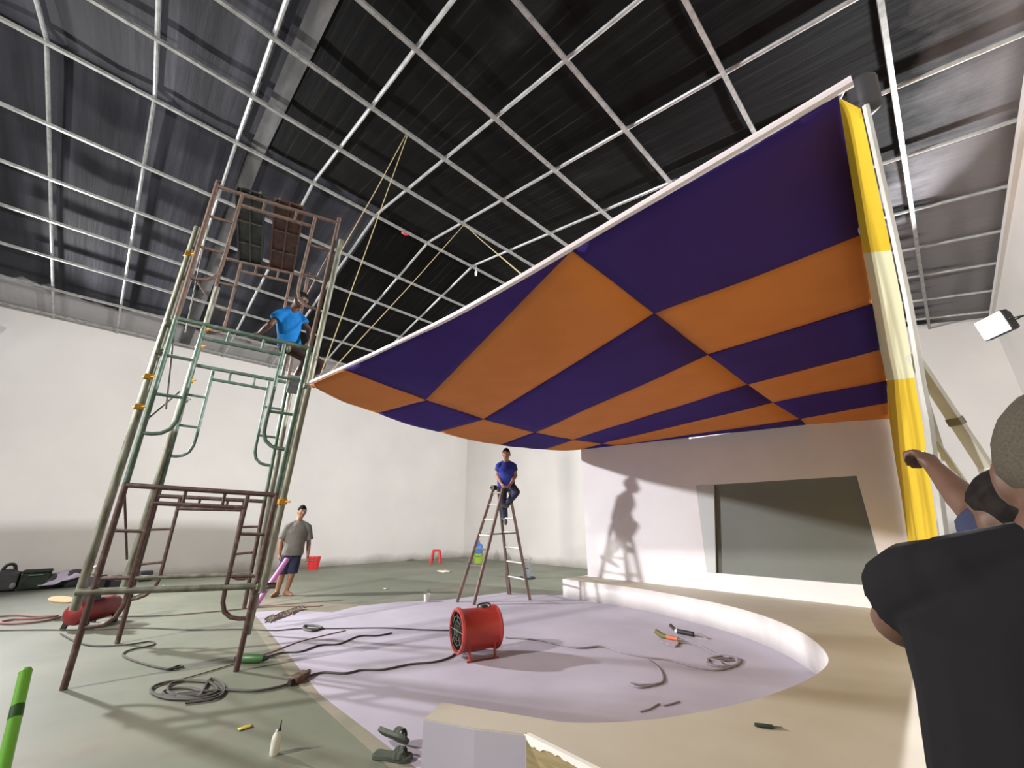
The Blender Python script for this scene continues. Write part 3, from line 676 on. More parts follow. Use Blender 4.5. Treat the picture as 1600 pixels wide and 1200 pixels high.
    if shoes:
        for S in 'LR':
            an, to = J['an' + S], J['to' + S]; td = (to - an); h = Vector((td.x, td.y, 0)).normalized(); hl = an - h * .045 - Vector((0, 0, .03))
            mb = MB().cap(hl, an.lerp(to, .5) - Vector((0, 0, .004)), .043 * k, .042 * k).cap(an.lerp(to, .5) - Vector((0, 0, .004)), to + h * .02, .044 * k, .032 * k)
            remesh('shoe', mb, shoes, p, voxel, 2)
    return p

RT = Vector((math.cos(YAW), math.sin(YAW), 0)); FWD = Vector((-math.sin(YAW), math.cos(YAW), 0)); UPV = Vector((0, 0, 1))
# --- worker seated on the scaffold, seen from his right side
D = 5.66
J = dict(head=dep(470, 469, D + .02), neck=dep(459, 483, D + .02), shR=dep(441, 488, D - .10), shL=dep(463, 491, D + .20),
         hipR=dep(447, 539, D - .06), hipL=dep(457, 541, D + .14), elR=dep(423, 506, D - .22), wrR=dep(406, 520, D - .12),
         elL=dep(483, 516, D + .20), wrL=dep(484, 534, D + .02), knR=dep(482, 562, D - .02), anR=dep(459, 594, D + .02), toR=dep(477, 602, D + .02),
         knL=dep(501, 570, D + .22), anL=dep(481, 598, D + .24), toL=dep(497, 603, D + .24))
sp_z = min(J['anR'].z, J['anL'].z) - .075
splank(Vector((J['anR'].x + .02, J['anR'].y + .04, sp_z)), .8, .2, '')
hm = (J['hipR'] + J['hipL']) / 2 - UPV * .135; rd = (BR - FR).normalized()
build('seat_tube', MB().tube([hm - rd * .28, hm + rd * .95], .026, 10), 'galv', sc)
person('worker in bright blue shirt seated up on the scaffold, looking down right', J['hipR'] - Vector((0, 0, .1)), J, 'skin2', 'blue', 'browncloth', 'hair',
       fwd=RT, face=RT * .93 - FWD * .25 - UPV * .30, headup=UPV + RT * .3, pant=.72, sleeve=.62, voxel=.011, palms={'R': -UPV, 'L': -UPV}, curl=(.9, 1.0), loose=.008, hairline=-.22, k=1.05)
# --- worker sitting astride the ladder top, facing us
D = 8.34
J = dict(head=dep(791, 709.5, D), neck=dep(790.8, 719, D), shR=dep(780, 725.5, D), shL=dep(802, 725.5, D), hipR=dep(785, 757, D), hipL=dep(796, 757, D),
         elR=dep(776.5, 743, D - .02), wrR=dep(783.5, 756, D - .17), elL=dep(805.5, 743, D - .02), wrL=dep(798, 756, D - .17),
         knL=dep(807, 769, D - .20), anL=dep(791.5, 788, D - .12), toL=dep(787, 791, D - .26), knR=dep(786.5, 782, D - .08), anR=dep(789.5, 812, D + .02), toR=dep(790, 818, D - .14))
person('worker in royal blue shirt sitting astride the top of the ladder', J['hipR'] - Vector((0, 0, .1)), J, 'skin', 'royal', 'denim', 'hair',
       fwd=-FWD, face=-FWD - UPV * .12 - RT * .05, pant=.95, sleeve=.6, voxel=.012, shoes='shoe', palms={'R': RT, 'L': -RT}, curl=(1.0, 1.0), hairline=-.14, k=1.05)
# --- man standing by the red bucket
D = 8.38
def g(x, y, zc, z=None):
    p = dep(x, y, zc)
    if z is not None: p.z = z
    return p
ft = at(443, 931)
zc0 = (ft - CP).dot(ray(800, 600).normalized())
D = zc0 - .05
def U(x, y, dd=0):  # upper body: keep him upright above his feet (same ground distance)
    d = ray(x, y); k = math.hypot(ft.x, ft.y) / math.hypot(d.x, d.y); return CP + d * (k + dd / math.hypot(d.x, d.y))
J = dict(head=U(472, 799), neck=U(467.5, 812), shR=U(452, 820.5, -.02), shL=U(480, 820.5, .02), hipR=U(450, 866), hipL=U(463, 866),
         elR=U(439.5, 846), wrR=U(437, 866), elL=U(482.5, 848, .05), wrL=U(481, 867, -.02), knR=U(441, 897, -.03), knL=U(456.5, 896, -.05),
         anR=U(433, 925, .05), anL=U(447, 925, .0), toR=U(424, 931, -.10), toL=U(456, 931, -.12))
for q in ('anR', 'anL'): J[q].z = .075
for q in ('toR', 'toL'): J[q].z = .028
person('man in grey tee and navy shorts standing by the scaffold leg, looking right', Vector((ft.x, ft.y, 0)), J, 'skin', 'greytee', 'navy', 'hair',
       fwd=-FWD + RT * .3, face=-FWD * .75 + RT * .7, pant=.5, sleeve=.85, voxel=.012, loose=.018, k=1.1, belly=.02, hairline=-.2)
# --- foreground man, his back to us, and the worker behind him
bx_, by_ = .115, 1.0
J = dict(head=Vector((.146, 1.03, 1.468)), neck=Vector((.112, 1.0, 1.378)), shR=Vector((.29, 1.02, 1.305)), shL=Vector((-.022, 1.0, 1.325)),
         hipR=Vector((.17, 1.0, .86)), hipL=Vector((-.065, 1.0, .86)), elL=Vector((-.122, 1.13, 1.222)), wrL=Vector((.01, 1.27, 1.15)),
         elR=Vector((.40, 1.14, 1.18)), wrR=Vector((.24, 1.30, 1.16)), knL=Vector((0, 1.02, .46)), anL=Vector((0, .98, .08)), toL=Vector((-.01, 1.13, .03)),
         knR=Vector((.20, 1.02, .46)), anR=Vector((.2, .98, .08)), toR=Vector((.21, 1.13, .03)))
person('large foreground man in charcoal shirt seen from behind at right edge', Vector((bx_, by_, 0)), J, 'skin2', 'charcoal', 'navy', 'hairgrey',
       fwd=(0, 1, 0), face=(.12, 1, -.1), pant=.95, sleeve=.58, voxel=.0075, loose=.030, slv=.80, shoes='shoe', hairline=-.12, palms={'L': Vector((0, 0, -1)), 'R': Vector((0, 0, -1))}, k=1.06, belly=.04)
hd_ = aty(1592, 812, 1.50)
J = dict(head=hd_, neck=hd_ + Vector((.04, -.01, -.12)), shL=aty(1560, 836, 1.50), shR=hd_ + Vector((.27, -.10, -.20)), hipL=Vector((.13, 1.45, .84)), hipR=Vector((.29, 1.38, .84)),
         elL=aty(1530, 806, 1.60), wrL=aty(1464, 734, 1.72), elR=hd_ + Vector((.36, .06, -.42)), wrR=hd_ + Vector((.25, .22, -.46)),
         knL=Vector((.11, 1.52, .45)), anL=Vector((.14, 1.46, .08)), toL=Vector((.08, 1.58, .03)), knR=Vector((.31, 1.50, .45)), anR=Vector((.32, 1.42, .08)), toR=Vector((.27, 1.55, .03)))
person('worker hidden behind the foreground man, arm raised to the yellow wing', Vector((.2, 1.43, 0)), J, 'skin2', 'navy', 'browncloth', 'hair',
       fwd=(-.5, .85, 0), face=(-.55, .8, 0), pant=.95, sleeve=.4, voxel=.010, shoes='shoe', palms={'L': Vector((-.7, .7, 0)), 'R': Vector((-1, 0, 0))}, curl=(1.3, .6), k=.95)

# ================================================================== STEP LADDER
tp = (at(714, 941) + at(740, 945) + at(797, 930) + at(828, 938)) / 4
ld = thing('step_ladder', 'tall wooden A frame ladder of two lashed ladders carrying a worker', 'ladder', tp)
def colz(x, y, b):
    d = ray(x, y); k = math.hypot(b.x, b.y) / math.hypot(d.x, d.y); return CP + d * k
tc_ = Vector((tp.x, tp.y + .05, 0))
feet = [at(714, 941), at(740, 945), at(797, 929), at(828, 938)]
tops = [colz(772, 762, tc_ + Vector((-.1, -.15, 0))), colz(786, 762, tc_ + Vector((.08, -.1, 0))), colz(778, 762, tc_ + Vector((-.06, .08, 0))), colz(795, 762, tc_ + Vector((.16, .1, 0)))]
for f_, t_ in zip(feet, tops): build('rail', MB().beam(f_, t_, .045, .055), 'ladder', ld, smooth=False, bevel=.006)
for a, b, ks in ((0, 1, (.30, .44, .56, .70, .84, .95)), (2, 3, (.17, .31, .44, .58, .71, .84, .96))):
    for t in ks: build('rung', MB().tube([feet[a].lerp(tops[a], t), feet[b].lerp(tops[b], t)], .016, 8), 'alu' if b == 3 or t > .5 else 'ladder', ld)
build('spreader_bar', MB().tube([feet[0].lerp(tops[0], .56), feet[3].lerp(tops[3], .58)], .014, 8), 'dull', ld)
build('hinge_rod', MB().tube([tops[0] + Vector((-.06, -.05, .0)), tops[3] + Vector((.06, .05, 0))], .02, 8).box(tops[0], (.09, .09, .09)), 'black', ld)
build('foot_splint', MB().beam(feet[2] + Vector((-.03, 0, 0)), feet[2].lerp(tops[2], .2) + Vector((-.03, 0, 0)), .05, .05), 'ladder', ld, smooth=False)

# ================================================================== FANS, COMPRESSOR
fb = at(744, 1025); fc = Vector((fb.x, fb.y, .325)); ax = Vector((-.27, -.96, 0)).normalized(); sdv = Vector((-ax.y, ax.x, 0))
fn = thing('blower_fan', 'red cylindrical blower fan on four feet on the lilac floor', 'fan', (fc.x, fc.y, 0))
build('housing', MB().lathe([(.235, .30), (.262, .30), (.275, .27), (.262, .24), (.25, .22), (.247, 0), (.25, -.22), (.262, -.24), (.272, -.26), (.262, -.28), (.235, -.28), (.235, 0), (.235, .30)], fc, ax, 40, cap=False), 'red', fn)
build('inner_liner', MB().lathe([(.2335, .285), (.2335, -.265)], fc, ax, 40, cap=False), 'black', fn)
build('hub', MB().lathe([(.0, .12), (.05, .12), (.07, .08), (.075, -.1), (.0, -.12)], fc, ax, 20), 'dark', fn)
for i in range(6):
    a = 2 * math.pi * i / 6; d = sdv * math.cos(a) + UPV * math.sin(a); t = d.cross(ax)
    mb = MB(); vs = [fc + d * r + (t * (s * (.03 + .25 * r)) + ax * (s * .05)) for r in (.06, .23) for s in (-1, 1)]
    mb.add(vs, [(0, 1, 3, 2)]); o = build('blade', mb, 'dull', fn); o.modifiers.new('thick', 'SOLIDIFY').thickness = .006
for rr in (.06, .115, .17, .225):
    pts = [fc + ax * .285 + (sdv * math.cos(2 * math.pi * k / 28) + UPV * math.sin(2 * math.pi * k / 28)) * rr for k in range(29)]
    build('guard_ring', MB().tube(pts, .0035, 5), 'dull', fn)
mb = MB()
for i in range(4):
    a = math.pi * i / 4; d = sdv * math.cos(a) + UPV * math.sin(a); mb.tube([fc + ax * .287 - d * .237, fc + ax * .287 + d * .237], .0035, 5)
build('guard_spoke', mb, 'dull', fn)
for s in (-1, 1):
    for t in (-1, 1):
        f0 = fc + sdv * (s * .19) + ax * (t * .18); build('foot', MB().beam(f0 + UPV * -.14 + sdv * (-s * .02), Vector((f0.x, f0.y, 0.004)) + sdv * (s * .03), .045, .02, up=ax), 'red', fn, smooth=False)
    build('foot_rail', MB().beam(fc + sdv * (s * .22) + ax * .22 - UPV * .315, fc + sdv * (s * .22) - ax * .22 - UPV * .315, .03, .018), 'darkred', fn, smooth=False)
build('handle', MB().tube(spline([fc + UPV * .25 - ax * .20, fc + UPV * .29 - ax * .17, fc + UPV * .29 - ax * .03, fc + UPV * .25 - ax * .0], 5), .011, 8), 'dark', fn)
build('switch_box', MB().box(fc + UPV * .255 - ax * .1, (.09, .07, .04), (ax, sdv, UPV)), 'dark', fn, bevel=.008)

fn.scale = (.83, .83, .83)
cpos = at(118, 984); cpos = Vector((cpos.x, cpos.y, 0)); cx = (at(170, 960) - at(112, 975)).normalized(); cx = Vector((cx.x, cx.y, 0)).normalized(); cs = Vector((-cx.y, cx.x, 0))
cm = thing('air_compressor', 'dull red air compressor with dark motor on top behind scaffold leg', 'compressor', cpos)
tk = cpos + UPV * .21 + cx * .22
build('tank', MB().lathe([(.0, -.38), (.08, -.37), (.13, -.34), (.15, -.28), (.15, .28), (.13, .34), (.08, .37), (0, .38)], tk, cx, 28), 'darkred', cm)
for i, t in enumerate((-.24, .24)):
    for s in (-1, 1): build('leg', MB().beam(tk + cx * t + cs * (s * .12) - UPV * .1, Vector((tk.x, tk.y, .0)) + cx * t + cs * (s * .15), .06, .03, up=cx), 'black', cm, smooth=False)
build('motor', MB().lathe([(.0, -.02), (.10, 0), (.105, .24), (.07, .27), (0, .28)], tk + UPV * .33 + cx * .02, cx, 20), 'dark', cm)
build('pump', MB().box(tk + UPV * .30 - cx * .16, (.20, .18, .34), (cx, cs, UPV)), 'dark', cm, bevel=.015)
build('cylinder_head', MB().lathe([(.045, 0), (.05, .02), (.045, .04), (.05, .06), (.045, .08), (.05, .1), (.03, .13)], tk + UPV * .47 - cx * .18, (-.3, 0, 1), 16), 'dull', cm)
build('belt_guard', MB().lathe([(.0, 0), (.15, .0), (.16, .015), (.15, .03), (0, .03)], tk + UPV * .30 - cx * .02 + cs * .13, cs, 28), 'darkred', cm)
build('pressure_gauge', MB().lathe([(.0, 0), (.03, 0), (.03, .02), (0, .02)], tk + UPV * .22 + cx * .2 - cs * .08, -cs, 16), 'white', cm)
build('handle', MB().tube(spline([tk + cx * .3 + UPV * .14, tk + cx * .36 + UPV * .3, tk + cx * .34 + UPV * .34], 4), .014, 8), 'dark', cm)
dsc = build('plywood_disc', MB().lathe([(0, 0), (.16, 0), (.165, .01), (.16, .02), (0, .02)], dep(97, 938, 6.3), UPV + cs * -.25, 28), 'tanwood', cm)
dsc['label'] = 'tan wooden disc jutting from the top'

# ================================================================== SMALL THINGS
def lay(pts, r=.008, z=None, sp=6): return MB().tube(spline([at(x, y, r + .003) for x, y in pts], sp), r, 6)
def cable(name, label, pts, m, r=.009, cat='cable'):
    mb = lay(pts, r); o = build(name, mb, m, None, loc=at(*pts[0])); return tag(o, label, cat)
def circ(cx_, cy, ax_, ay, n=16, a0=0, turns=1, jit=2):
    return [(cx_ + (ax_ + random.uniform(-jit, jit)) * math.cos(a0 + 2 * math.pi * i / n), cy + (ay + random.uniform(-jit, jit) * .3) * math.sin(a0 + 2 * math.pi * i / n)) for i in range(int(n * turns) + 1)]
cable('power_cable', 'dark cable coiled in loops on green floor, nearest to the camera', [(470, 1062), (440, 1072), (400, 1079), (350, 1078), (300, 1082), (262, 1086)] + circ(292, 1078, 56, 15, 14, 2.6, 1) + circ(300, 1076, 40, 13, 12, 2.2, 1.0) + circ(285, 1083, 30, 8, 10, 0.2, 1) + [(330, 1060), (350, 1072), (340, 1090), (290, 1098)], 'cable', .011)
cable('power_cable', 'dark cable running from the red fan to the brown socket box', [(482, 1056), (505, 1051), (540, 1052), (565, 1047), (600, 1046), (640, 1038), (680, 1034), (705, 1026), (714, 1016)], 'cable', .010)
cable('power_cable', 'thin dark cable looping out from under the compressor', [(95, 990), (120, 1003), (150, 1009), (200, 1007), (236, 1002), (238, 1008), (205, 1015), (192, 1023), (215, 1034), (260, 1045), (285, 1042), (280, 1040), (262, 1046)], 'cable', .009)
cable('power_cable', 'long thin dark cable crossing floor behind the scaffold', [(0, 985), (60, 984), (130, 984), (220, 981), (300, 984), (380, 983), (430, 985), (470, 982), (520, 982), (600, 981), (660, 984), (702, 985)], 'cable', .008)
cable('power_cable', 'dark cord trailing from the green power tool over the lilac floor', [(415, 1027), (440, 1020), (470, 1018), (500, 1008), (530, 1006), (560, 994), (590, 993), (612, 989)], 'cable', .009)
cable('extension_cord', 'grey cord snaking across lilac floor right of the fan', [(790, 996), (840, 1000), (900, 1012), (940, 1010), (975, 1020), (1010, 1027), (1050, 1032), (1085, 1042), (1120, 1047), (1150, 1040)], 'cable2', .010)
cable('extension_cord', 'grey cord curling in the middle of the lilac floor', [(1012, 1030), (1030, 1045), (1036, 1060), (1030, 1068), (1005, 1070), (985, 1068), (1000, 1074), (1030, 1068)], 'cable2', .009)
cable('extension_cord', 'grey cord coiled by the white riser', [(1030, 1002), (1055, 1010), (1062, 1004), (1090, 1008), (1118, 1022), (1140, 1028)] + circ(1130, 1033, 26, 8, 12, 3.6, 2, 3) + circ(1140, 1036, 14, 5, 10, 1, 1), 'cable2', .010)
cable('extension_cord', 'faint brown cord lying near the near edge of the lilac floor', [(1000, 1112), (1015, 1108), (1030, 1100), (1040, 1102), (1062, 1096)], 'cable2', .006)
cable('thin_cord', 'thin brown cord crossing the green floor under the coiled cable', [(250, 1070), (330, 1048), (420, 1020), (470, 1002), (540, 985)], 'cable3', .006)
cable('air_hose', 'dusty red air hose strung along the floor left of the compressor', [(0, 963), (30, 961), (60, 963), (90, 962), (60, 966), (20, 968), (0, 973), (30, 974), (70, 970), (95, 964)], 'pinkhose', .016, 'hose')
cable('air_hose', 'long brown air hose running behind the man with bare legs', [(160, 963), (250, 962), (340, 955), (420, 948), (500, 947)], 'cable3', .010, 'hose')
def blob_pile(name, label, cat, pts, m, r=.012):
    o = build(name, lay(pts, r), m, None, loc=at(*pts[0])); return tag(o, label, cat)
pts = []
random.seed(11)
for i in range(90): u = random.random(); pts.append((416 + 60 * u + random.uniform(-4, 4), 969 - 20 * u + random.uniform(-4.5, 4.5)))
pts.sort(key=lambda p: p[0] + random.uniform(-22, 22))
blob_pile('rope_heap', 'heap of tangled brown rope on the left edge of lilac floor', 'rope', pts + [(470, 950), (490, 947), (505, 946)], 'cable3', .007)
blob_pile('cable_knot', 'small dark knot of cable on the lilac floor left of fan', 'cable', circ(487, 981, 14, 4, 8, 0, 1.5, 3), 'cable', .014)

def obj1(name, label, cat, mb, m, loc, group=None, **kw): return tag(build(name, mb, m, None, loc=loc, **kw), label, cat, group)
# green power tool
a, b = at(378, 1029, .04), at(412, 1029, .04); d = (b - a).normalized()
gt = thing('angle_grinder', 'green corded power tool lying at the foot of a scaffold leg', 'power tool', Vector((a.x, a.y, 0)))
build('casing', MB().tube([a, a + d * .03, a + d * .16, b], 0, 14, True, [.03, .042, .042, .03]), 'greentool', gt)
build('gear_head', MB().box(a - d * .035, (.07, .06, .06), (d, d.cross(UPV), UPV)).lathe([(.0, 0), (.03, 0), (.03, .02), (0, .02)], a - d * .04 - UPV * .04, (0, 0, 1), 14), 'dark', gt, bevel=.01)
build('cord_sleeve', MB().tube([b, b + d * .05], 0, 10, True, [.028, .012]), 'black', gt)
# socket box
c = at(468, 1058, .03); d = (at(480, 1050) - at(456, 1064)).normalized(); d.z = 0
sb = thing('socket_box', 'brown socket box joining cables at the lilac floor edge', 'socket', Vector((c.x, c.y, 0)))
build('box', MB().box(c, (.20, .10, .06), (d, Vector((-d.y, d.x, 0)), UPV)), 'brownbox', sb, bevel=.008)
build('plug', MB().tube([c + d * .1, c + d * .15], .022, 10).tube([c - d * .1, c - d * .15], .02, 10), 'dark', sb)
# milky bottle
bp = at(428, 1179)
bt = thing('glue_bottle', 'small milky white squeeze bottle on green floor at bottom left', 'bottle', bp)
build('flask', MB().lathe([(0, 0), (.024, 0), (.027, .012), (.028, .08), (.022, .105), (.012, .118), (.011, .13)], bp, (0, 0, 1), 20), 'bottle', bt)
build('nozzle', MB().lathe([(.011, .13), (.005, .150), (.003, .185), (0, .187)], bp, (.12, .05, 1), 12), 'dark', bt)
# sandals
def sandal(name, label, c, d, tilt):
    t = thing(name, label, 'sandal', Vector((c.x, c.y, 0))); s = Vector((-d.y, d.x, 0)); u = UPV
    if tilt: u = (UPV * .75 + s * .65).normalized(); s = u.cross(d).normalized()
    def sole(w_, z0, z1):
        pr = [(-.125, .028), (-.10, .036), (-.03, .030), (.05, .040), (.10, .040), (.128, .02)]
        lo = [c + d * x + s * w2 * w_ + u * z0 for x, w2 in pr] + [c + d * x - s * w2 * w_ + u * z0 for x, w2 in reversed(pr)]
        hi = [p + u * (z1 - z0) for p in lo]; n = len(lo)
        return MB().add(lo + hi, [tuple(range(n))[::-1], tuple(range(n, 2 * n))] + [(i, (i + 1) % n, n + (i + 1) % n, n + i) for i in range(n)])
    build('sole', sole(1.15, 0, .028), 'sandal', t, bevel=.005)
    for x in (.035, .062): 
        build('strap', MB().loft([(c + d * x + s * (.046 * math.cos(a)) + u * (.022 + .042 * math.sin(a)), d, u if abs(math.cos(a)) < .7 else s, .016, .005) for a in [math.pi * k / 8 for k in range(9)]], 8), 'sandal', t)
    build('toe_post', MB().tube([c + d * .075 + u * .025, c + d * .05 + u * .065], .007, 6), 'sandal', t)
sp_ = at(613, 1186, 0); dv = (at(645, 1185) - at(585, 1178)).normalized(); dv.z = 0
sandal('sandal', 'grey green sandal lying flat on the edge of lilac floor', sp_, dv, False)
sandal('sandal', 'grey green sandal propped on its side behind the flat one', at(612, 1166, 0) + UPV * .045, (at(640, 1172) - at(590, 1152)).normalized(), True)
# yellow scrap, paper
def crumple(c, w_, h_, m, name, label, cat, ht=.01, seed=0):
    N = 5; mb = MB(); vs = []
    for i in range(N):
        for j in range(N):
            u, v = i / (N - 1) - .5, j / (N - 1) - .5
            vs.append(Vector((c.x + u * w_ * (1 + .3 * noise.noise(Vector((i, j, seed)))), c.y + v * h_ * (1 + .3 * noise.noise(Vector((j, i, seed + 5)))), .004 + ht * abs(noise.noise(Vector((i * 1.7, j * 1.7, seed + 9)))) * 2)))
    mb.add(vs, [(i * N + j, (i + 1) * N + j, (i + 1) * N + j + 1, i * N + j + 1) for i in range(N - 1) for j in range(N - 1)])
    o = build(name, mb, m, None, loc=Vector((c.x, c.y, 0))); o.modifiers.new('thick', 'SOLIDIFY').thickness = .002; return tag(o, label, cat)
crumple(at(383, 1138), .05, .09, 'scrap', 'yellow_scrap', 'small yellow scrap on the green floor left of white bottle', 'scrap', .008, 3)
crumple(at(693, 893), .5, .35, 'paper', 'paper_scrap', 'pale crumpled paper on floor in front of the red stool', 'paper', .03, 5)
crumple(at(603, 920), .12, .10, 'paper', 'paper_scrap', 'tiny pale paper bit on floor left of white cup', 'paper', .01, 8)
# white cup
cpz = at(667, 940)
cu = thing('plastic_cup', 'small white plastic tub on floor left of the ladder', 'tub', cpz)
build('tub', MB().lathe([(0, 0), (.05, 0), (.065, .13), (.062, .13), (.048, .01), (0, .01)], cpz, (0, 0, 1), 18, cap=False), 'white', cu)
build('handle', MB().tube(spline([cpz + UPV * .13 + RT * .06, cpz + UPV * .2 + RT * .02, cpz + UPV * .13 - RT * .06], 5), .006, 6), 'dull', cu)
# red bucket by the wall
def onfloor(x, y):
    p = at(x, y)
    if p.x < -14.5: p = p * (-14.5 / p.x)
    return Vector((p.x, p.y, 0))
def bucket(name, label, c, r, h, m, group=None, cat='bucket'):
    t = thing(name, label, cat, c, group)
    build('pail', MB().lathe([(0, 0), (r * .78, 0), (r * .98, h * .93), (r * 1.04, h * .94), (r * 1.04, h), (r * .97, h), (r * .75, .02), (0, .02)], c, (0, 0, 1), 24, cap=False), m, t)
    build('handle', MB().tube(spline([c + UPV * h * .95 + RT * r, c + UPV * (h * .75) + RT * (r * .6) - FWD * r, c + UPV * (h * .75) - RT * (r * .6) - FWD * r, c + UPV * h * .95 - RT * r], 5), .008, 6), 'dull', t); return t
bucket('bucket', 'red plastic bucket on floor against the white wall behind standing man', onfloor(489, 886), .20, .36, 'bucketred')
b1 = onfloor(747, 880)
bucket('bucket', 'lime green bucket standing on floor behind the ladder', b1, .19, .34, 'limepl')
wj = thing('water_jug', 'blue jug set on top of the lime bucket behind ladder', 'jug', b1 + UPV * .345)
build('jug_body', MB().lathe([(0, 0), (.15, 0), (.16, .03), (.16, .25), (.12, .30), (.05, .33), (.045, .38), (0, .38)], b1 + UPV * .345, (0, 0, 1), 22), 'bluepl', wj)
build('lid', MB().lathe([(0, .38), (.06, .38), (.06, .42), (0, .42)], b1 + UPV * .345, (0, 0, 1), 14), 'greypl', wj)
b2 = onfloor(823, 904)
bk = bucket('bucket', 'grey bucket of tools on a tray right of the ladder', b2 + UPV * .03, .13, .33, 'greypl')
build('tool_handle', MB().tube([b2 + UPV * .1, b2 + UPV * .5 + RT * .12], .012, 6).tube([b2 + UPV * .1, b2 + UPV * .46 - RT * .12 + FWD * .03], .012, 6).tube([b2 + UPV * .46 + RT * -.16, b2 + UPV * .46 + RT * .02], .014, 6), 'dull', bk)
obj1('tray', 'dark shallow tray under the grey bucket', 'tray', MB().lathe([(0, 0), (.22, 0), (.24, .035), (.22, .035), (.2, .012), (0, .012)], b2, (0, 0, 1), 24), 'dark', b2)
# red stool
s0 = onfloor(681, 880); stl = thing('plastic_stool', 'red plastic stool standing by the left wall', 'stool', s0)
build('seat', MB().box(s0 + UPV * .44, (.27, .27, .03), (RT, FWD, UPV)).box(s0 + UPV * .415, (.25, .25, .03), (RT, FWD, UPV)), 'bucketred', stl, bevel=.012)
for i in (-1, 1):
    for j in (-1, 1): build('leg', MB().beam(s0 + RT * (.17 * i) + FWD * (.17 * j), s0 + RT * (.11 * i) + FWD * (.11 * j) + UPV * .41, .05, .05, up=FWD), 'bucketred', stl, smooth=False)
for i in (-1, 1): build('stretcher', MB().beam(s0 + RT * (.15 * i) + FWD * .15 + UPV * .13, s0 + RT * (.15 * i) - FWD * .15 + UPV * .13, .03, .05), 'bucketred', stl, smooth=False)
# pink tube and green tube
pa, pb = onfloor(399, 948) + UPV * .02, colz(447, 876, onfloor(420, 940))
pk = thing('pink_tube', 'pink plastic tube leaning against the rear scaffold leg', 'tube', Vector((pa.x, pa.y, 0)))
build('tube', MB().tube([pa, pb], .045, 14), 'pink', pk); build('end_cap', MB().tube([pb, pb + (pb - pa).normalized() * .03], .048, 14), 'pink', pk)
ga, gb = dep(2, 1215, .95), dep(40, 1050, 1.10)
dd = (ga - gb).normalized(); gf = gb + dd * ((gb.z - .0) / -dd.z if dd.z < 0 else .5)
gr = thing('green_tube', 'bright green plastic stick poking up at lower left corner', 'stick', Vector((gf.x, gf.y, 0)))
build('stick', MB().tube([gf, gb], .013, 14), 'lime', gr); build('band', MB().tube([gb + dd * .085, gb + dd * .115], .0135, 14), 'limedark', gr)
build('cap', MB().tube([gb, gb - dd * .008], 0, 14, True, [.0135, .010]), 'lime', gr)
# knife on the platform
ka, kb = at(1179, 1132, H + .012), at(1223, 1137, H + .010); kd = (kb - ka).normalized()
kn = thing('putty_knife', 'dark green utility knife lying on the cream platform', 'knife', ka)
ks = Vector((-kd.y, kd.x, 0)); L = (kb - ka).length
build('handle', MB().loft([(ka + kd * x * L, ks, UPV, w_, .008) for x, w_ in ((0, .006), (.06, .014), (.3, .017), (.55, .016), (.66, .012))], 12), 'darkgreen', kn)
build('blade', MB().beam(ka + kd * L * .62, kb, .016, .003), 'dull', kn, smooth=False)
# tools lying on the lilac floor
ta, tb = at(1028, 992, .03), at(1056, 998, .03); td = (tb - ta).normalized()
dr = thing('hand_drill', 'olive and orange hand tool on lilac floor by the white riser', 'power tool', Vector((ta.x, ta.y, 0)))
build('grip', MB().tube([ta - td * .03 + UPV * .04, ta + td * .06, ta + td * .12], 0, 12, True, [.028, .034, .025]), 'olive', dr)
build('barrel', MB().tube([ta + td * .12, tb + td * .03], .024, 12), 'orangepl', dr); build('chuck', MB().tube([tb + td * .03, tb + td * .1], 0, 10, True, [.02, .01]), 'dull', dr)
ta, tb = at(1053, 985, .03), at(1078, 990, .03); td = (tb - ta).normalized()
d2 = thing('cordless_drill', 'black hand tool with pale collar on lilac floor near riser', 'power tool', Vector((ta.x, ta.y, 0)))
build('body', MB().tube([ta + td * .05, tb + td * .05], .03, 12), 'black', d2); build('grip', MB().tube([ta + td * .03, ta - td * .05 + UPV * .06], .022, 10), 'dark', d2)
build('collar', MB().tube([ta + td * .02, ta + td * .05], .026, 12), 'white', d2); build('strap', MB().tube(spline([tb + td * .05, tb + td * .12 + UPV * .02, tb + td * .2 + UPV * .0, tb + td * .23 - UPV * .02], 5), .009, 6), 'cable2', d2)

# kit piled against the left wall
def soft(name, mb, m, parent, vox=.03, it=4): return remesh(name, mb, m, parent, vox, it)
KS = .72; AX = (Vector((0, .52, 0)), Vector((-KS, 0, 0)), UPV * KS); UPK = UPV * KS
q = onfloor(12, 897); t = thing('tool_bag', 'dark zip tool bag at the far left by the wall', 'bag', q)
soft('bag_body', MB().box(q + UPK * .28, (.75, .5, .5), AX).ball(q + UPK * .5, (.3, .2, .12), AX), 'dark', t); build('handle', MB().tube(spline([q + UPK * .52 - AX[0] * .2, q + UPK * .72 - AX[0] * .1, q + UPK * .72 + AX[0] * .1, q + UPK * .52 + AX[0] * .2], 5), .03, 8), 'black', t)
build('badge', MB().ball(q + AX[0] * .28 - AX[1] * .26 + UPK * .16, (.09, .03, .09), AX), 'greypl', t)
q = onfloor(58, 897); t = thing('tool_crate', 'dark olive equipment case beside the far left tool bag', 'case', q)
build('case_body', MB().box(q + UPK * .24, (.85, .5, .46), AX), 'darkgreen', t, bevel=.03); build('case_lid', MB().box(q + UPK * .51, (.88, .53, .09), AX), 'darkgreen', t, bevel=.03)
build('latch', MB().box(q + UPK * .42 - AX[1] * .27, (.42, .03, .035), AX), 'greypl', t, bevel=.006)
q = onfloor(104, 894); t = thing('covered_heap', 'heap of dark bags half covered by pale lilac sheet', 'heap', q)
soft('bag', MB().ball(q + UPK * .18 - AX[0] * .35, (.4, .3, .24), AX).ball(q + UPK * .2 + AX[0] * .3, (.45, .3, .32), AX), 'dark', t)
mb = MB(); N = 14; vs = []
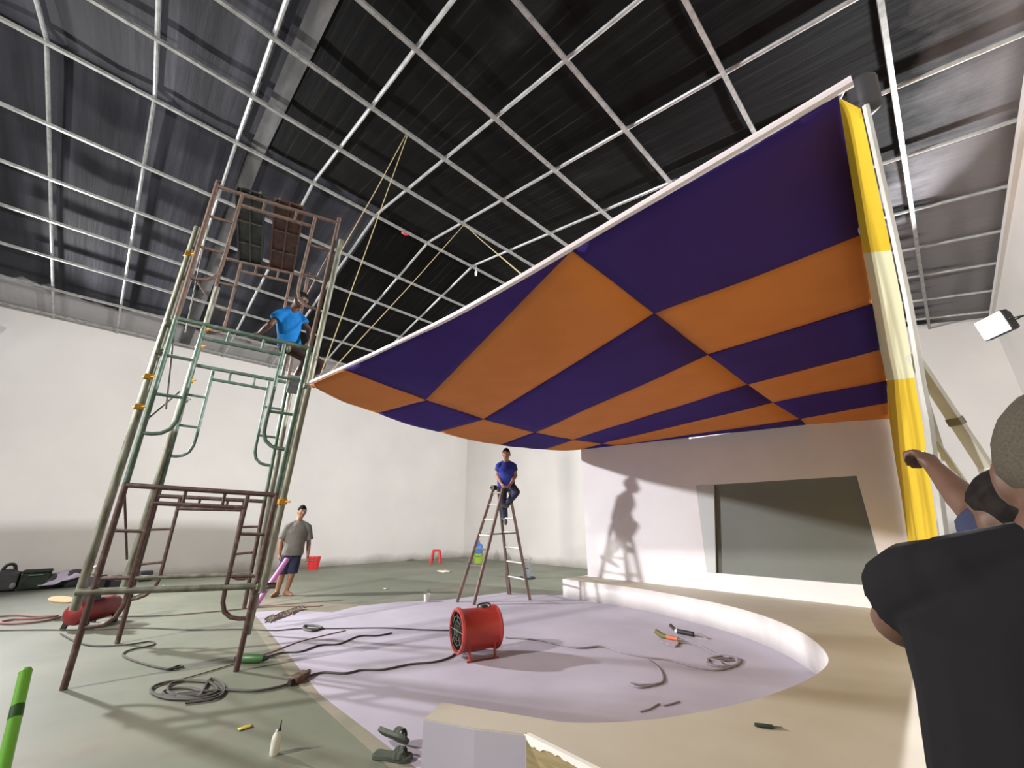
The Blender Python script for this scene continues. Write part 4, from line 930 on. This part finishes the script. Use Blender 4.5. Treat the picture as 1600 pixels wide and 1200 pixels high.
for i in range(N):
    for j in range(N):
        u, v = i / (N - 1) * 2 - 1, j / (N - 1) * 2 - 1
        h = .50 - .28 * abs(u * .8 + v * .4) - .18 * v * v + .12 * noise.noise(Vector((u * 2.2, v * 2.2, 4)))
        vs.append(q + AX[0] * (u * .72) + AX[1] * (v * .38) + UPK * max(.12, h))
mb.add(vs, [(i * N + j, (i + 1) * N + j, (i + 1) * N + j + 1, i * N + j + 1) for i in range(N - 1) for j in range(N - 1)])
o = build('sheet', mb, 'tarp', t); o.modifiers.new('thick', 'SOLIDIFY').thickness = .006
q = onfloor(229, 894); t = thing('dark_box', 'small dark box on floor seen through the scaffold', 'box', q)
build('case', MB().box(q + UPK * .17, (.5, .3, .33), AX), 'dark', t, bevel=.03); build('label_plate', MB().ball(q + UPK * .18 - AX[0] * .18 - AX[1] * .15, (.05, .015, .05), AX), 'greypl', t)

# ropes that hold the canopy up
def rope(label, p, q, sag=.05, name='guy_rope'):
    mid = (p + q) / 2 - UPV * sag; o = build(name, MB().tube(spline([p, p.lerp(mid, .5) , mid, mid.lerp(q, .5), q], 4), .006, 6), 'rope', None, loc=q); return tag(o, label, 'rope')
def onroof(x, y):
    d = ray(x, y); s = -SL; t = (RZ - s * RX - CAMH) / (d.z - s * d.x); return CP + d * t
n1, n2 = onroof(634, 211), onroof(725, 351)
tip = vz(-4.95, 1.47, 3.03)
rope('straw coloured rope from roof bar down to the scaffold top', n1, dep(527, 402, (Vector((-5.2, 1.3, 5.2)) - CP).dot(ray(800, 600).normalized())))
rope('straw coloured rope from roof bar down to the canopy tip, left one', n1 + Vector((.02, .02, 0)), tip, .03)
rope('straw coloured rope from roof bar slanting down to the canopy tip, right one', n2, tip + Vector((.08, .03, .0)), .03)
rope('straw coloured rope from roof bar down to the middle of the white hem', n2 + Vector((.02, 0, 0)), at(820, 433, 3.03), .02)
# little things under the roof
hp_ = onroof(744, 418)
hk = thing('hanging_holder', 'small white lamp holder hanging from roof bar above white hem', 'lamp holder', hp_ - UPV * .22)
build('wire', MB().tube([hp_ + UPV * .05, hp_ - UPV * .1], .006, 6), 'white', hk); build('holder', MB().lathe([(0, -.26), (.03, -.25), (.035, -.15), (.02, -.10), (0, -.09)], hp_, (0, 0, 1), 14), 'white', hk)
hp_ = onroof(628, 363)
tag(build('red_ribbon', MB().tube([hp_ - UPV * .0, hp_ - UPV * .06 + Vector((.05, .05, 0)), hp_ - UPV * .05 + Vector((.09, .12, 0))], .022, 6), 'bucketred', None, loc=hp_), 'red ribbon tied to roof bar above the scaffold', 'ribbon')

# floodlights
def flood(label, key):
    loc, aim, pw, col, size, _ = LAMPS[key]; loc = Vector(loc); d = (Vector(aim) - loc).normalized(); s = d.cross(UPV).normalized(); u = s.cross(d)
    t = thing('floodlight', label, 'floodlight', loc); w2, h2 = size / 2 + .04, size * .35 + .04
    build('housing', MB().box(loc - d * .03, (w2 * 2, h2 * 2, .1), (s, u, d)), 'lampbody', t, bevel=.015)
    for k in range(5): build('fin', MB().box(loc - d * .11 + s * ((k - 2) * w2 * .4), (.012, h2 * 1.6, .06), (s, u, d)), 'lampbody', t, smooth=False)
    build('glass', MB().box(loc + d * .03, (w2 * 1.8, h2 * 1.8, .02), (s, u, d)), 'lampglow', t, smooth=False)
    build('bracket', MB().tube([loc + s * (w2 + .02), loc + s * (w2 + .02) - d * .22, loc - s * (w2 + .02) - d * .22, loc - s * (w2 + .02)], .012, 6), 'lampbody', t)
flood('glaring floodlight mounted high at the far right end of the room', 'far')
flood('floodlight mounted high on the left wall, beside the frame', 'left')
flood('floodlight hung high behind the camera', 'back')
